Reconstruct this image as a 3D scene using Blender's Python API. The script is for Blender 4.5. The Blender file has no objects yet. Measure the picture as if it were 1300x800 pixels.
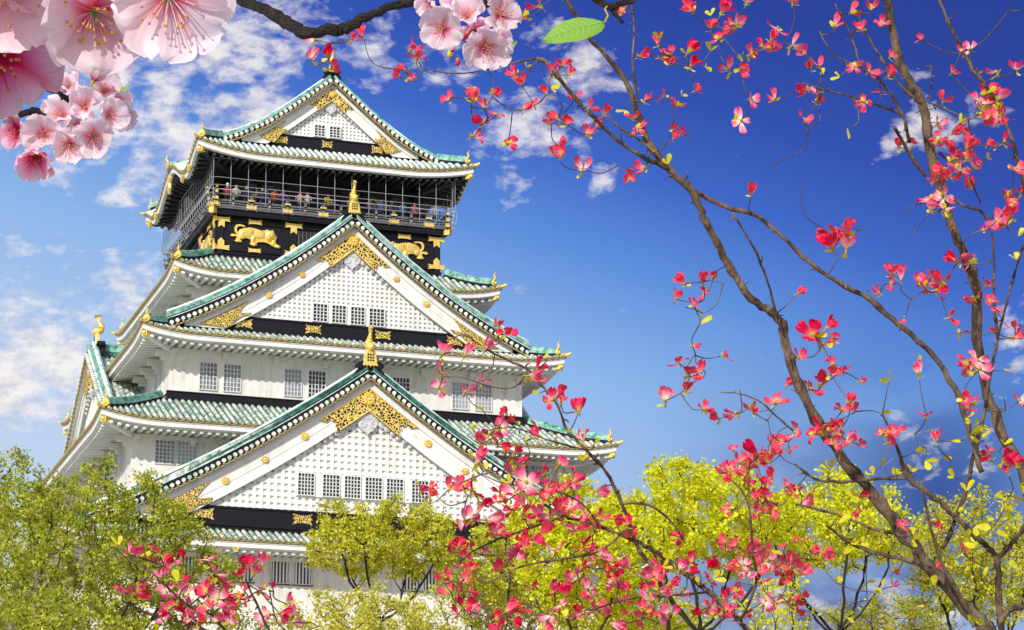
import bpy, math, random
import numpy as np
from mathutils import Vector, Matrix

# ---------------------------------------------------------------- camera, world, sun, exposure
scene = bpy.context.scene
col = scene.collection
CAM = np.array([-40.133, -161.829, 1.6]); YAW, PITCH, FPX = 0.324, 0.265, 3400.0
FW = np.array([math.sin(YAW)*math.cos(PITCH), math.cos(YAW)*math.cos(PITCH), math.sin(PITCH)])
RT = np.array([math.cos(YAW), -math.sin(YAW), 0.0]); UP = np.cross(RT, FW)
cd = bpy.data.cameras.new("camera"); cam = bpy.data.objects.new("camera", cd); col.objects.link(cam)
cd.sensor_width = 36.0; cd.lens = 36.0*FPX/1300.0; cd.clip_start = 0.05; cd.clip_end = 20000
cam.matrix_world = Matrix(((RT[0], UP[0], -FW[0], CAM[0]), (RT[1], UP[1], -FW[1], CAM[1]), (RT[2], UP[2], -FW[2], CAM[2]), (0, 0, 0, 1)))
scene.camera = cam
def dirpx(px, py):
    d = FW + RT*(px-650)/FPX + UP*(400-py)/FPX
    return d/np.linalg.norm(d)
def at(px, py, dist):                       # the place a given distance from the viewpoint in a measured direction
    return CAM + (FW + RT*(px-650)/FPX + UP*(400-py)/FPX)*dist

SUN_EL, SUN_AZ = math.radians(31), math.radians(221)     # azimuth measured clockwise from +y
sun_dir = Vector((math.sin(SUN_AZ)*math.cos(SUN_EL), math.cos(SUN_AZ)*math.cos(SUN_EL), math.sin(SUN_EL)))
sd = bpy.data.lights.new("sun", 'SUN'); sd.energy = 4.1; sd.angle = math.radians(0.5); sd.color = (1, 0.95, 0.86)
so = bpy.data.objects.new("sun", sd); col.objects.link(so); so.rotation_euler = sun_dir.to_track_quat('Z', 'Y').to_euler()
scene.view_settings.view_transform = 'Standard'; scene.view_settings.look = 'None'
scene.view_settings.exposure = 0.0; scene.view_settings.gamma = 1.0
scene.render.engine = 'CYCLES'
scene.cycles.max_bounces = 8; scene.cycles.transparent_max_bounces = 12

class NT:
    """small helper for node trees"""
    def __init__(s, tree): s.t = tree; s.n = tree.nodes; s.l = tree.links
    def node(s, kind, **kw):
        n = s.n.new(kind)
        for k, v in kw.items():
            if k.startswith('_'): setattr(n, k[1:], v)
            else: n.inputs[k.replace('__', ' ')].default_value = v
        return n
    def link(s, a, b): s.l.new(a, b)
    def math(s, op, a, b=None, c=None, clamp=False):
        n = s.n.new('ShaderNodeMath'); n.operation = op; n.use_clamp = clamp
        for i, v in enumerate((a, b, c)):
            if v is None: continue
            if isinstance(v, (int, float)): n.inputs[i].default_value = v
            else: s.l.new(v, n.inputs[i])
        return n.outputs[0]
    def mix(s, fac, a, b, mode='MIX'):
        n = s.n.new('ShaderNodeMix'); n.data_type = 'RGBA'; n.blend_type = mode
        for sock, v in ((n.inputs[0], fac), (n.inputs[6], a), (n.inputs[7], b)):
            if isinstance(v, (int, float)): sock.default_value = v
            elif isinstance(v, (tuple, list)): sock.default_value = (*v[:3], 1)
            else: s.l.new(v, sock)
        return n.outputs[2]
    def ramp(s, fac, stops, interp='LINEAR'):
        n = s.n.new('ShaderNodeValToRGB'); r = n.color_ramp; r.interpolation = interp
        while len(r.elements) < len(stops): r.elements.new(0.5)
        for e, (p, c) in zip(r.elements, stops):
            e.position = p; e.color = (*c[:3], 1) if not isinstance(c, float) else (c, c, c, 1)
        s.l.new(fac, n.inputs[0]); return n.outputs[0]
    def noise(s, vec, scale, detail=4, rough=0.55, dist=0.0):
        n = s.n.new('ShaderNodeTexNoise'); n.inputs['Scale'].default_value = scale; n.inputs['Detail'].default_value = detail
        n.inputs['Roughness'].default_value = rough; n.inputs['Distortion'].default_value = dist
        if vec is not None: s.l.new(vec, n.inputs['Vector'])
        return n.outputs[0]

world = bpy.data.worlds.new("World"); scene.world = world; world.use_nodes = True
def build_world():
    W = NT(world.node_tree); W.n.clear()
    out = W.node('ShaderNodeOutputWorld'); bg = W.node('ShaderNodeBackground'); bg.inputs[1].default_value = 0.1
    sky = W.n.new('ShaderNodeTexSky'); sky.sky_type = 'NISHITA'; sky.sun_disc = False
    sky.sun_elevation = SUN_EL; sky.sun_rotation = SUN_AZ
    tc = W.n.new('ShaderNodeTexCoord'); D = tc.outputs['Generated']
    def dot(v):
        n = W.n.new('ShaderNodeVectorMath'); n.operation = 'DOT_PRODUCT'; W.link(D, n.inputs[0]); n.inputs[1].default_value = tuple(v)
        return n.outputs['Value']
    # the clear blue: pale near the horizon and towards the sun's side, deep away from it
    ax = RT*.313+UP*.95; lo = float(dirpx(0, 700) @ ax); hi = float(dirpx(1300, -171) @ ax)
    g = W.math('DIVIDE', W.math('SUBTRACT', dot(ax), lo), hi-lo)
    S = 10.0
    def c(r, gg, b):
        f = lambda v: ((v/255+0.055)/1.055)**2.4 if v > 10 else v/255/12.92
        return (f(r)*S, f(gg)*S, f(b)*S)
    grad = W.ramp(W.math('ADD', g, 0.0, clamp=True),
                  [(0.0, c(206, 222, 244)), (0.17, c(188, 211, 243)), (0.36, c(142, 184, 238)), (0.48, c(92, 143, 224)), (0.58, c(52, 97, 200)), (0.67, c(34, 70, 176)), (0.78, c(24, 52, 154)), (1.0, c(20, 44, 140))])
    sv = tuple(sun_dir)
    near_sun = W.ramp(dot(sv), [(0.05, 0.0), (0.75, 1.0)])
    grad = W.mix(near_sun, grad, c(240, 243, 248))
    blue = W.mix(0.10, grad, sky.outputs[0])
    # clouds, at fixed places of the sky
    mp = W.n.new('ShaderNodeMapping'); W.link(D, mp.inputs[0]); mp.inputs['Scale'].default_value = (1, 1, 1.75)
    n1 = W.noise(mp.outputs[0], 46, 7, 0.58, 0.35)
    n2 = W.noise(mp.outputs[0], 110, 5, 0.6, 0.1)
    n = W.math('ADD', W.math('MULTIPLY', n1, 0.68), W.math('MULTIPLY', n2, 0.32))
    def blobs(spec):
        tot = None
        for px, py, r, a in spec:
            d = dirpx(px, py); cr = r/FPX
            v = W.math('SUBTRACT', dot(d), 1.0)              # -theta^2/2
            v = W.math('DIVIDE', v, cr*cr)
            v = W.math('MULTIPLY', W.math('EXPONENT', v), a)
            tot = v if tot is None else W.math('MAXIMUM', tot, v)
        return tot
    m = blobs([(140, 60, 130, .27), (300, 50, 135, .285), (230, 140, 110, .30), (330, 120, 90, .29), (450, 60, 60, .21), (400, 60, 60, .20), (470, 40, 60, .14), (370, 0, 60, .2), (165, 225, 50, .24), (150, 170, 70, .23), (200, 190, 45, .25),
               (620, 110, 50, .21), (690, 145, 55, .25), (640, 165, 50, .26), (750, 80, 40, .25), (720, 40, 40, .17), (765, 230, 18, .23), (655, 235, 30, .16), (700, 190, 45, .2), (560, 150, 50, .08), (535, 60, 50, .16),
               (1180, 145, 30, .30), (1150, 172, 30, .24), (1228, 130, 32, .20), (1205, 170, 30, .24), (60, 390, 70, .23), (30, 440, 60, .25), (15, 475, 55, .36), (75, 470, 60, .32), (45, 455, 60, .32), (160, 360, 50, .24), (150, 330, 40, .12), (25, 340, 50, .15), (90, 350, 40, .14), (80, 490, 40, .14),
               (1285, 435, 36, .26), (1255, 480, 40, .16), (1180, 572, 40, .22), (1150, 555, 40, .2), (1230, 585, 40, .16), (900, 680, 60, .13), (1170, 780, 70, .2), (1000, 800, 60, .2), (660, 370, 12, .18), (585, 300, 14, .12), (700, 330, 14, .12)])
    dens = W.math('ADD', n, m)
    cl = W.ramp(dens, [(0.66, 0.0), (0.72, 0.30), (0.79, 0.72), (0.88, 0.92)])
    shade = W.ramp(n2, [(0.34, c(206, 204, 222)), (0.46, c(236, 230, 230)), (0.58, c(255, 249, 243))])
    dark = blobs([(1190, 640, 110, 1.0), (1040, 715, 110, 1.2), (1120, 700, 80, 1.0), (900, 760, 60, .7), (1290, 660, 60, .6), (1240, 560, 50, .5)])
    darkn = W.math('MULTIPLY', dark, W.ramp(W.noise(mp.outputs[0], 16, 4, .5, 0), [(0.30, 0.25), (0.50, 1.0)]))
    base = W.mix(W.math('MULTIPLY', darkn, .9, clamp=True), blue, c(40, 70, 150))
    fin = W.mix(W.math('MULTIPLY', cl, 0.93), base, shade)
    W.link(fin, bg.inputs[0]); W.link(bg.outputs[0], out.inputs[0])
build_world()

# ---------------------------------------------------------------- materials
def mat(name, color, rough=0.6, metal=0.0, var=0.0, vscale=3.0, color2=None, lo=0.35, hi=0.65, bump=0.0, bscale=20.0, stretch=(1, 1, 1), spec=0.5, transl=0.0, island=0.0, emit=None):
    m = bpy.data.materials.new(name); m.use_nodes = True
    T = NT(m.node_tree); T.n.clear()
    o = T.node('ShaderNodeOutputMaterial'); p = T.node('ShaderNodeBsdfPrincipled')
    p.inputs['Roughness'].default_value = rough; p.inputs['Metallic'].default_value = metal; p.inputs['Specular IOR Level'].default_value = spec
    tc = T.n.new('ShaderNodeTexCoord'); mp = T.n.new('ShaderNodeMapping'); mp.inputs['Scale'].default_value = stretch
    T.link(tc.outputs['Object'], mp.inputs[0]); vec = mp.outputs[0]
    if color2 is not None:
        n = T.noise(vec, vscale, 6, 0.6, 0.3)
        cc = T.ramp(n, [(lo, color), (hi, color2)])
    else:
        n = T.noise(vec, vscale, 5, 0.6, 0.2)
        k = 1-var; cc = T.ramp(n, [(0.3, tuple(x*k for x in color)), (0.7, tuple(min(1, x*(1+var*.5)) for x in color))])
    if island:
        g = T.n.new('ShaderNodeNewGeometry')
        f = T.math('ADD', T.math('MULTIPLY', g.outputs['Random Per Island'], 2*island), 1-island)
        v = T.n.new('ShaderNodeVectorMath'); v.operation = 'SCALE'; T.link(cc, v.inputs[0]); T.link(f, v.inputs['Scale']); cc = v.outputs[0]
    T.link(cc, p.inputs['Base Color'])
    if bump:
        b = T.n.new('ShaderNodeBump'); b.inputs['Strength'].default_value = bump; b.inputs['Distance'].default_value = 0.02
        T.link(T.noise(vec, bscale, 4, .6), b.inputs['Height']); T.link(b.outputs[0], p.inputs['Normal'])
    if transl:
        tr = T.n.new('ShaderNodeBsdfTranslucent'); T.link(cc, tr.inputs[0]); ms = T.n.new('ShaderNodeMixShader'); ms.inputs[0].default_value = transl
        T.link(p.outputs[0], ms.inputs[1]); T.link(tr.outputs[0], ms.inputs[2]); T.link(ms.outputs[0], o.inputs[0])
    else: T.link(p.outputs[0], o.inputs[0])
    return m
def plaster(name, base, stain):
    m = bpy.data.materials.new(name); m.use_nodes = True; T = NT(m.node_tree); T.n.clear()
    o = T.node('ShaderNodeOutputMaterial'); p = T.node('ShaderNodeBsdfPrincipled'); p.inputs['Roughness'].default_value = .78; tc = T.n.new('ShaderNodeTexCoord')
    mp = T.n.new('ShaderNodeMapping'); mp.inputs['Scale'].default_value = (1, 1, .10); T.link(tc.outputs['Object'], mp.inputs[0])
    a = T.ramp(T.noise(mp.outputs[0], 3.2, 6, .65, .1), [(0.47, 0.0), (0.70, 1.0)]); bb = T.ramp(T.noise(tc.outputs['Object'], .55, 5, .6), [(0.38, 0.0), (0.64, 1.0)])
    f = T.math('ADD', T.math('MULTIPLY', T.math('MULTIPLY', a, bb), .75), T.math('MULTIPLY', bb, .22), clamp=True)
    T.link(T.mix(f, base, stain), p.inputs['Base Color']); T.link(p.outputs[0], o.inputs[0])
    b = T.n.new('ShaderNodeBump'); b.inputs['Strength'].default_value = .2; b.inputs['Distance'].default_value = .02; T.link(T.noise(tc.outputs['Object'], 6, 5, .6), b.inputs['Height']); T.link(b.outputs[0], p.inputs['Normal'])
    return m
def filigree(name, hole, gold, scale):
    m = bpy.data.materials.new(name); m.use_nodes = True; T = NT(m.node_tree); T.n.clear()
    o = T.node('ShaderNodeOutputMaterial'); p = T.node('ShaderNodeBsdfPrincipled'); tc = T.n.new('ShaderNodeTexCoord')
    w = T.n.new('ShaderNodeTexVoronoi'); w.feature = 'DISTANCE_TO_EDGE'; w.inputs['Scale'].default_value = scale
    mp = T.n.new('ShaderNodeVectorMath'); mp.operation = 'ADD'; nz = T.n.new('ShaderNodeTexNoise'); nz.inputs['Scale'].default_value = scale*.8
    T.link(tc.outputs['Object'], nz.inputs['Vector']); sc_ = T.n.new('ShaderNodeVectorMath'); sc_.operation = 'SCALE'; sc_.inputs['Scale'].default_value = .5/scale*2
    T.link(nz.outputs[1], sc_.inputs[0]); T.link(tc.outputs['Object'], mp.inputs[0]); T.link(sc_.outputs[0], mp.inputs[1]); T.link(mp.outputs[0], w.inputs['Vector'])
    f = T.ramp(w.outputs['Distance'], [(0.12, 0.0), (0.17, 1.0)])
    T.link(T.mix(f, gold, hole), p.inputs['Base Color'])
    T.link(T.math('SUBTRACT', 0.4, T.math('MULTIPLY', f, 0.4)), p.inputs['Metallic']); p.inputs['Roughness'].default_value = .42
    b = T.n.new('ShaderNodeBump'); b.inputs['Strength'].default_value = 1; b.inputs['Distance'].default_value = .05; b.invert = True
    T.link(f, b.inputs['Height']); T.link(b.outputs[0], p.inputs['Normal']); T.link(p.outputs[0], o.inputs[0])
    return m
GOLD = (0.95, 0.68, 0.17)
M = dict(
    trough=mat('shaded_copper_trough', (0.018, 0.06, 0.052), .5, color2=(0.10, 0.26, 0.22), lo=.42, hi=.68, vscale=1.6),  # green patina darkened to put shade between the tile rolls into the colour
    white=plaster('white_plaster', (0.80, 0.785, 0.74), (0.42, 0.41, 0.36)),
    trim=plaster('white_painted_timber', (0.80, 0.80, 0.79), (0.54, 0.54, 0.51)),
    crest=mat('carved_plaster_crest', (0.60, 0.61, 0.63), .7, var=.1, vscale=3),
    soffit=mat('cream_soffit', (0.74, 0.73, 0.66), .8, var=.06, vscale=2),
    tile=mat('patinated_copper_tile', (0.09, 0.23, 0.195), .42, .05, color2=(0.76, 0.75, 0.68), lo=.38, hi=.58, vscale=2.2, stretch=(1, 1, .6), bump=.4, bscale=9),
    tile_top=mat('pale_copper_tile', (0.24, 0.46, 0.40), .38, .05, color2=(0.84, 0.86, 0.82), lo=.34, hi=.54, vscale=2.0, bump=.3, bscale=9),
    tile_dark=mat('green_copper_ridge', (0.05, 0.21, 0.17), .4, .1, color2=(0.34, 0.60, 0.52), lo=.36, hi=.62, vscale=3.0, bump=.4, bscale=9),
    tile_deep=mat('dark_green_copper_ridge', (0.012, 0.065, 0.055), .4, .1, color2=(0.08, 0.30, 0.24), lo=.42, hi=.72, vscale=3.0, bump=.4, bscale=9),
    black=mat('black_lacquer', (0.008, 0.008, 0.014), .5, var=.3, spec=.25),
    dark=mat('dark_timber', (0.03, 0.03, 0.035), .6, var=.3),
    grey=mat('slate_grey_timber', (0.14, 0.14, 0.17), .5, var=.2),
    gold=mat('gold_leaf', GOLD, .36, .4, color2=(0.62, 0.38, 0.08), lo=.5, hi=.78, vscale=3, bump=.6, bscale=12),
    dullgold=mat('weathered_gold', (0.44, 0.34, 0.13), .5, .2, var=.4, vscale=5),
    lace=filigree('pierced_gold', (0.015, 0.013, 0.012), GOLD, 5.5), lace_s=filigree('pierced_gold_small', (0.03, 0.02, 0.012), GOLD, 9),
    pane=mat('window_pane', (0.33, 0.36, 0.41), .25, var=.2, color2=(0.10, 0.12, 0.15), lo=.4, hi=.6, vscale=.35, spec=.8),
    dpane=mat('dark_window_opening', (0.012, 0.013, 0.018), .3),
    bar=mat('grey_window_bar', (0.62, 0.63, 0.63), .6), wire=mat('steel_wire', (0.42, 0.43, 0.45), .4, .3),
    pale_blue=mat('painted_blue_panel', (0.10, 0.14, 0.26), .7, color2=(0.03, 0.03, 0.06), vscale=3, lo=.45, hi=.55),
    stone=mat('granite_wall', (0.16, 0.15, 0.14), .9, color2=(0.36, 0.34, 0.31), vscale=.9, lo=.4, hi=.6, bump=.8, bscale=2),
    bark=mat('tree_bark', (0.035, 0.026, 0.018), .9, var=.4, vscale=6, bump=.6, bscale=20),
    wood=mat('dogwood_bark', (0.05, 0.030, 0.018), .85, color2=(0.21, 0.145, 0.095), vscale=22, lo=.40, hi=.64, stretch=(1, 1, .35), bump=.9, bscale=60),
    cbark=mat('cherry_bark', (0.012, 0.007, 0.005), .7, color2=(0.06, 0.035, 0.022), vscale=60, lo=.45, hi=.7, bump=1, bscale=220),
    sand=mat('sandy_gravel', (0.36, 0.33, 0.27), .95, color2=(0.44, 0.41, 0.34), vscale=.2),
    grass=mat('grass_ground', (0.05, 0.08, 0.02), .95, color2=(0.09, 0.11, 0.035), vscale=.15),
    skin=mat('skin', (0.55, 0.34, 0.24), .6), hair=mat('black_hair', (0.012, 0.009, 0.007), .5),
    yleaf=mat('young_yellow_leaf', (0.74, 0.70, 0.02), .5, var=.2, vscale=8, transl=.4, island=.2),
    gleaf=mat('green_leaf', (0.26, 0.50, 0.06), .42, var=.12, vscale=60, transl=.35),
    calyx=mat('blossom_calyx', (0.42, 0.40, 0.03), .6, color2=(0.45, 0.10, 0.03), vscale=40, lo=.45, hi=.6),
    anther=mat('golden_anther', (0.55, 0.30, 0.02), .6), fil=mat('pale_filament', (0.86, 0.62, 0.64), .5, transl=.3), fil_r=mat('crimson_filament', (0.50, 0.01, 0.07), .5),
)

# ---------------------------------------------------------------- mesh building
class MB:
    def __init__(s): s.v = []; s.f = []; s.m = []; s.k = 0; s.marks = []
    def mark(s): s.marks.append((len(s.v), len(s.f)))
    def add(s, vs, fs, k=None):
        o = len(s.v); s.v.extend(tuple(map(float, p)) for p in vs); s.f.extend(tuple(i+o for i in f) for f in fs); s.m.extend([s.k if k is None else k]*len(fs))
    def box(s, x0, x1, y0, y1, z0, z1, k=None):
        s.add([(x0, y0, z0), (x1, y0, z0), (x1, y1, z0), (x0, y1, z0), (x0, y0, z1), (x1, y0, z1), (x1, y1, z1), (x0, y1, z1)],
              [(0, 3, 2, 1), (4, 5, 6, 7), (0, 1, 5, 4), (1, 2, 6, 5), (2, 3, 7, 6), (3, 0, 4, 7)], k)
    def beam(s, a, b, w, h, k=None, up=(0, 0, 1)):                  # bar from a to b
        a = Vector(a); b = Vector(b); d = (b-a).normalized(); u = Vector(up); sd_ = d.cross(u)
        if sd_.length < 1e-4: sd_ = d.cross(Vector((1, 0, 0)))
        sd_.normalize(); u = sd_.cross(d); vs = []
        for p in (a, b):
            for i, j in ((-1, -1), (1, -1), (1, 1), (-1, 1)): vs.append(p+sd_*(i*w/2)+u*(j*h/2))
        s.add(vs, [(0, 1, 2, 3), (7, 6, 5, 4), (0, 4, 5, 1), (1, 5, 6, 2), (2, 6, 7, 3), (3, 7, 4, 0)], k)
    def sweep(s, path, w, h0, h1, k=None):                           # rectangular section, width w, from h0 to h1 above a path
        P = [Vector(p) for p in path]; n = len(P); vs = []
        for i, p in enumerate(P):
            d = (P[min(i+1, n-1)]-P[max(i-1, 0)]); d.z = 0
            if d.length < 1e-6: d = Vector((1, 0, 0))
            d.normalize(); sd_ = Vector((d.y, -d.x, 0))
            vs += [p+sd_*(-w/2)+Vector((0, 0, h0)), p+sd_*(w/2)+Vector((0, 0, h0)), p+sd_*(w/2)+Vector((0, 0, h1)), p+sd_*(-w/2)+Vector((0, 0, h1))]
        fs = [(0, 1, 2, 3), tuple(4*(n-1)+i for i in (3, 2, 1, 0))]
        for i in range(n-1):
            for j in range(4): a = 4*i+j; b = 4*i+(j+1) % 4; fs.append((a, a+4, b+4, b))
        s.add(vs, fs, k)
    def tube(s, path, rad, n=6, k=None, cap=True):
        P = [Vector(p) for p in path]; N = len(P)
        if not hasattr(rad, '__len__'): rad = [rad]*N
        ref = None; vs = []
        for i, p in enumerate(P):
            d = (P[min(i+1, N-1)]-P[max(i-1, 0)]).normalized()
            if ref is None: ref = d.orthogonal().normalized()
            else:
                ref = ref-d*ref.dot(d)
                ref = ref.normalized() if ref.length > 1e-5 else d.orthogonal().normalized()
            b = d.cross(ref)
            for j in range(n):
                t = 2*math.pi*j/n; vs.append(p+(ref*math.cos(t)+b*math.sin(t))*rad[i])
        fs = []
        for i in range(N-1):
            for j in range(n): a = i*n+j; b = i*n+(j+1) % n; fs.append((a, b, b+n, a+n))
        if cap: fs += [tuple(range(n-1, -1, -1)), tuple((N-1)*n+j for j in range(n))]
        s.add(vs, fs, k)
    def ball(s, c, r, n=6, sc=(1, 1, 1), k=None):
        vs = [(c[0], c[1], c[2]-r*sc[2])]; rows = max(3, n//2+1)
        for i in range(1, rows):
            ph = math.pi*i/rows
            for j in range(n): t = 2*math.pi*j/n; vs.append((c[0]+r*sc[0]*math.sin(ph)*math.cos(t), c[1]+r*sc[1]*math.sin(ph)*math.sin(t), c[2]-r*sc[2]*math.cos(ph)))
        vs.append((c[0], c[1], c[2]+r*sc[2])); fs = []; L = len(vs)-1
        for j in range(n): fs.append((0, 1+(j+1) % n, 1+j)); fs.append((L, L-n+j, L-n+(j+1) % n))
        for i in range(rows-2):
            for j in range(n): a = 1+i*n+j; b = 1+i*n+(j+1) % n; fs.append((a, b, b+n, a+n))
        s.add(vs, fs, k)
    def prism(s, pts, fr, w0, w1, k=None, bevel=0.0):                # polygon (u,z) in a frame, from depth w0 (back) to w1 (front)
        n = len(pts); c = (sum(p[0] for p in pts)/n, sum(p[1] for p in pts)/n)
        from mathutils.geometry import tessellate_polygon
        back = [fr(u, w0, z) for u, z in pts]; mid = [fr(u, w1-bevel*.6, z) for u, z in pts]
        front = [fr(u+(c[0]-u)*bevel, w1, z+(c[1]-z)*bevel) for u, z in pts] if bevel else mid
        tri = tessellate_polygon([[Vector((u, z, 0)) for u, z in pts]])
        area = sum(pts[i][0]*pts[(i+1) % n][1]-pts[(i+1) % n][0]*pts[i][1] for i in range(n))
        vs = back+mid; fs = []
        for i in range(n):
            j = (i+1) % n; fs.append((i, j, j+n, i+n) if area > 0 else (j, i, i+n, j+n))
        base = n
        if bevel:
            vs = vs+front; base = 2*n
            for i in range(n):
                j = (i+1) % n; fs.append((i+n, j+n, j+2*n, i+2*n) if area > 0 else (j+n, i+n, i+2*n, j+2*n))
        fs += [tuple(base+i for i in t) for t in tri]
        s.add(vs, fs, k)
    def grid(s, pts, k=None):                                        # pts[i][j]
        ni = len(pts); nj = len(pts[0]); s.add([p for r in pts for p in r], [(i*nj+j, (i+1)*nj+j, (i+1)*nj+j+1, i*nj+j+1) for i in range(ni-1) for j in range(nj-1)], k)
    def pieces(s, name, mats, parent, smooth=False):
        ms = s.marks+[(len(s.v), len(s.f))]; out = []
        for (v0, f0), (v1, f1) in zip(ms[:-1], ms[1:]):
            if f1 == f0: continue
            q = MB(); q.v = s.v[v0:v1]; q.f = [tuple(i-v0 for i in f) for f in s.f[f0:f1]]; q.m = s.m[f0:f1]; out.append(q.build(name, mats, parent, smooth))
        return out
    def build(s, name, mats, parent=None, smooth=False, loc=None):
        me = bpy.data.meshes.new(name); me.from_pydata(s.v, [], s.f)
        if not isinstance(mats, (list, tuple)): mats = [mats]
        for m in mats: me.materials.append(m)
        if len(mats) > 1: me.polygons.foreach_set('material_index', np.array(s.m, dtype=np.int32))
        if smooth: me.polygons.foreach_set('use_smooth', np.ones(len(s.f), dtype=bool))
        me.update(); o = bpy.data.objects.new(name, me); col.objects.link(o)
        if parent: o.parent = parent
        if loc is not None: o.location = loc
        return o
def tag(o, label=None, cat=None, group=None, kind=None):
    for k, v in (('label', label), ('category', cat), ('group', group), ('kind', kind)):
        if v: o[k] = v
    return o
def empty(name, loc, label=None, cat=None, group=None):
    o = bpy.data.objects.new(name, None); col.objects.link(o); o.location = loc; o.empty_display_size = .2
    return tag(o, label, cat, group)
def frame(O, U, OUT):
    O = np.array(O, float); U = np.array(U, float); OUT = np.array(OUT, float)
    def fr(u, w, z): p = O+U*u+OUT*w; return (p[0], p[1], z)
    return fr
def front(y): return frame((0, y, 0), (1, 0, 0), (0, -1, 0))
def left(x): return frame((x, 0, 0), (0, -1, 0), (-1, 0, 0))
def fbox(mb, fr, u0, u1, w0, w1, z0, z1, k=None):
    a = fr(u0, w0, z0); b = fr(u1, w1, z1)
    mb.box(min(a[0], b[0]), max(a[0], b[0]), min(a[1], b[1]), max(a[1], b[1]), z0, z1, k)

# ---------------------------------------------------------------- ground
def terrain():
    mb = MB(); rs = [0, 15, 30, 40, 50, 60, 70, 85, 110, 160, 300, 800, 2500, 9000]
    rows = []
    for r in rs:
        t = min(1, max(0, (r-30)/50)); z = 8.5*t*t*(3-2*t)
        rows.append([(CAM[0]+r*math.cos(a), CAM[1]+r*math.sin(a), z) for a in np.linspace(0, 2*math.pi, 49)])
    mb.grid(rows); return tag(mb.build('ground', M['sand'], smooth=True), kind='structure')
terrain()
# ---------------------------------------------------------------- the castle keep
castle = empty('castle_keep', (0, 0, 0), 'tall white castle keep with stacked green copper roofs and gold ornaments', 'castle')
def interp(P): xs = [p[0] for p in P]; ys = [p[1] for p in P]; return lambda t: float(np.interp(t, xs, ys))
def poly(k, c): return lambda t: k*t+c*t*t
class Roof:
    def __init__(s, a, b, ze, prof, L=.45, R=3.6, p=.38, r=.115, mat_='tile', bump=None, white='trim', soff='soffit', rim='trim', hole=0):
        s.hole = hole
        s.a, s.b, s.ze, s.prof, s.L, s.R, s.p, s.r, s.m = a, b, ze, prof, L, R, p, r, mat_; s.bump = bump; s.white = white; s.soff = soff; s.rim = rim
    def lift(s, c, t=0): return s.L*max(0, min(1, (s.R-c)/s.R))**2*max(0, 1-t/5)
    def z(s, side, q, t):
        half = s.a if side in 'FB' else s.b; c = half-abs(q)
        z = s.ze+s.prof(t)+s.lift(c, t)
        if s.bump and side in 'LR': z += s.bump(q)*max(0, 1-t/4.5)
        return z
    def P(s, side, q, t, dz=0):                                      # point on the roof: q along the eave, t inward
        z = s.z(side, q, t)+dz
        if side == 'F': return (q, -s.b+t, z)
        if side == 'B': return (-q, s.b-t, z)
        if side == 'L': return (-s.a+t, -q, z)
        return (s.a-t, q, z)
    def surface(s, mb, side, tmax, q0=None, q1=None, nt=6, k=0):
        half = s.a if side in 'FB' else s.b
        q0 = -half if q0 is None else q0; q1 = half if q1 is None else q1
        n = max(2, round((q1-q0)/s.p)); p = (q1-q0)/n; r = s.r; cols = []
        for i in range(n):
            c = q0+(i+.5)*p
            for dq, h in ((-p/2, 0), (-r, 0), (-.75*r, .7*r), (0, r*1.05), (.75*r, .7*r), (r, 0)): cols.append((c+dq, h))
        cols.append((q1, 0)); rows = []
        for q, h in cols:
            tm = max(.02, min(tmax(q), 99)); rows.append([s.P(side, q, tm*j/nt, h) for j in range(nt+1)])
        for i in range(n):
            g = rows[6*i:6*i+7]
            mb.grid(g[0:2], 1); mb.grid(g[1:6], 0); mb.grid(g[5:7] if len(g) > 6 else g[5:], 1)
        return [q0+(i+.5)*p for i in range(n)]
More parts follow.
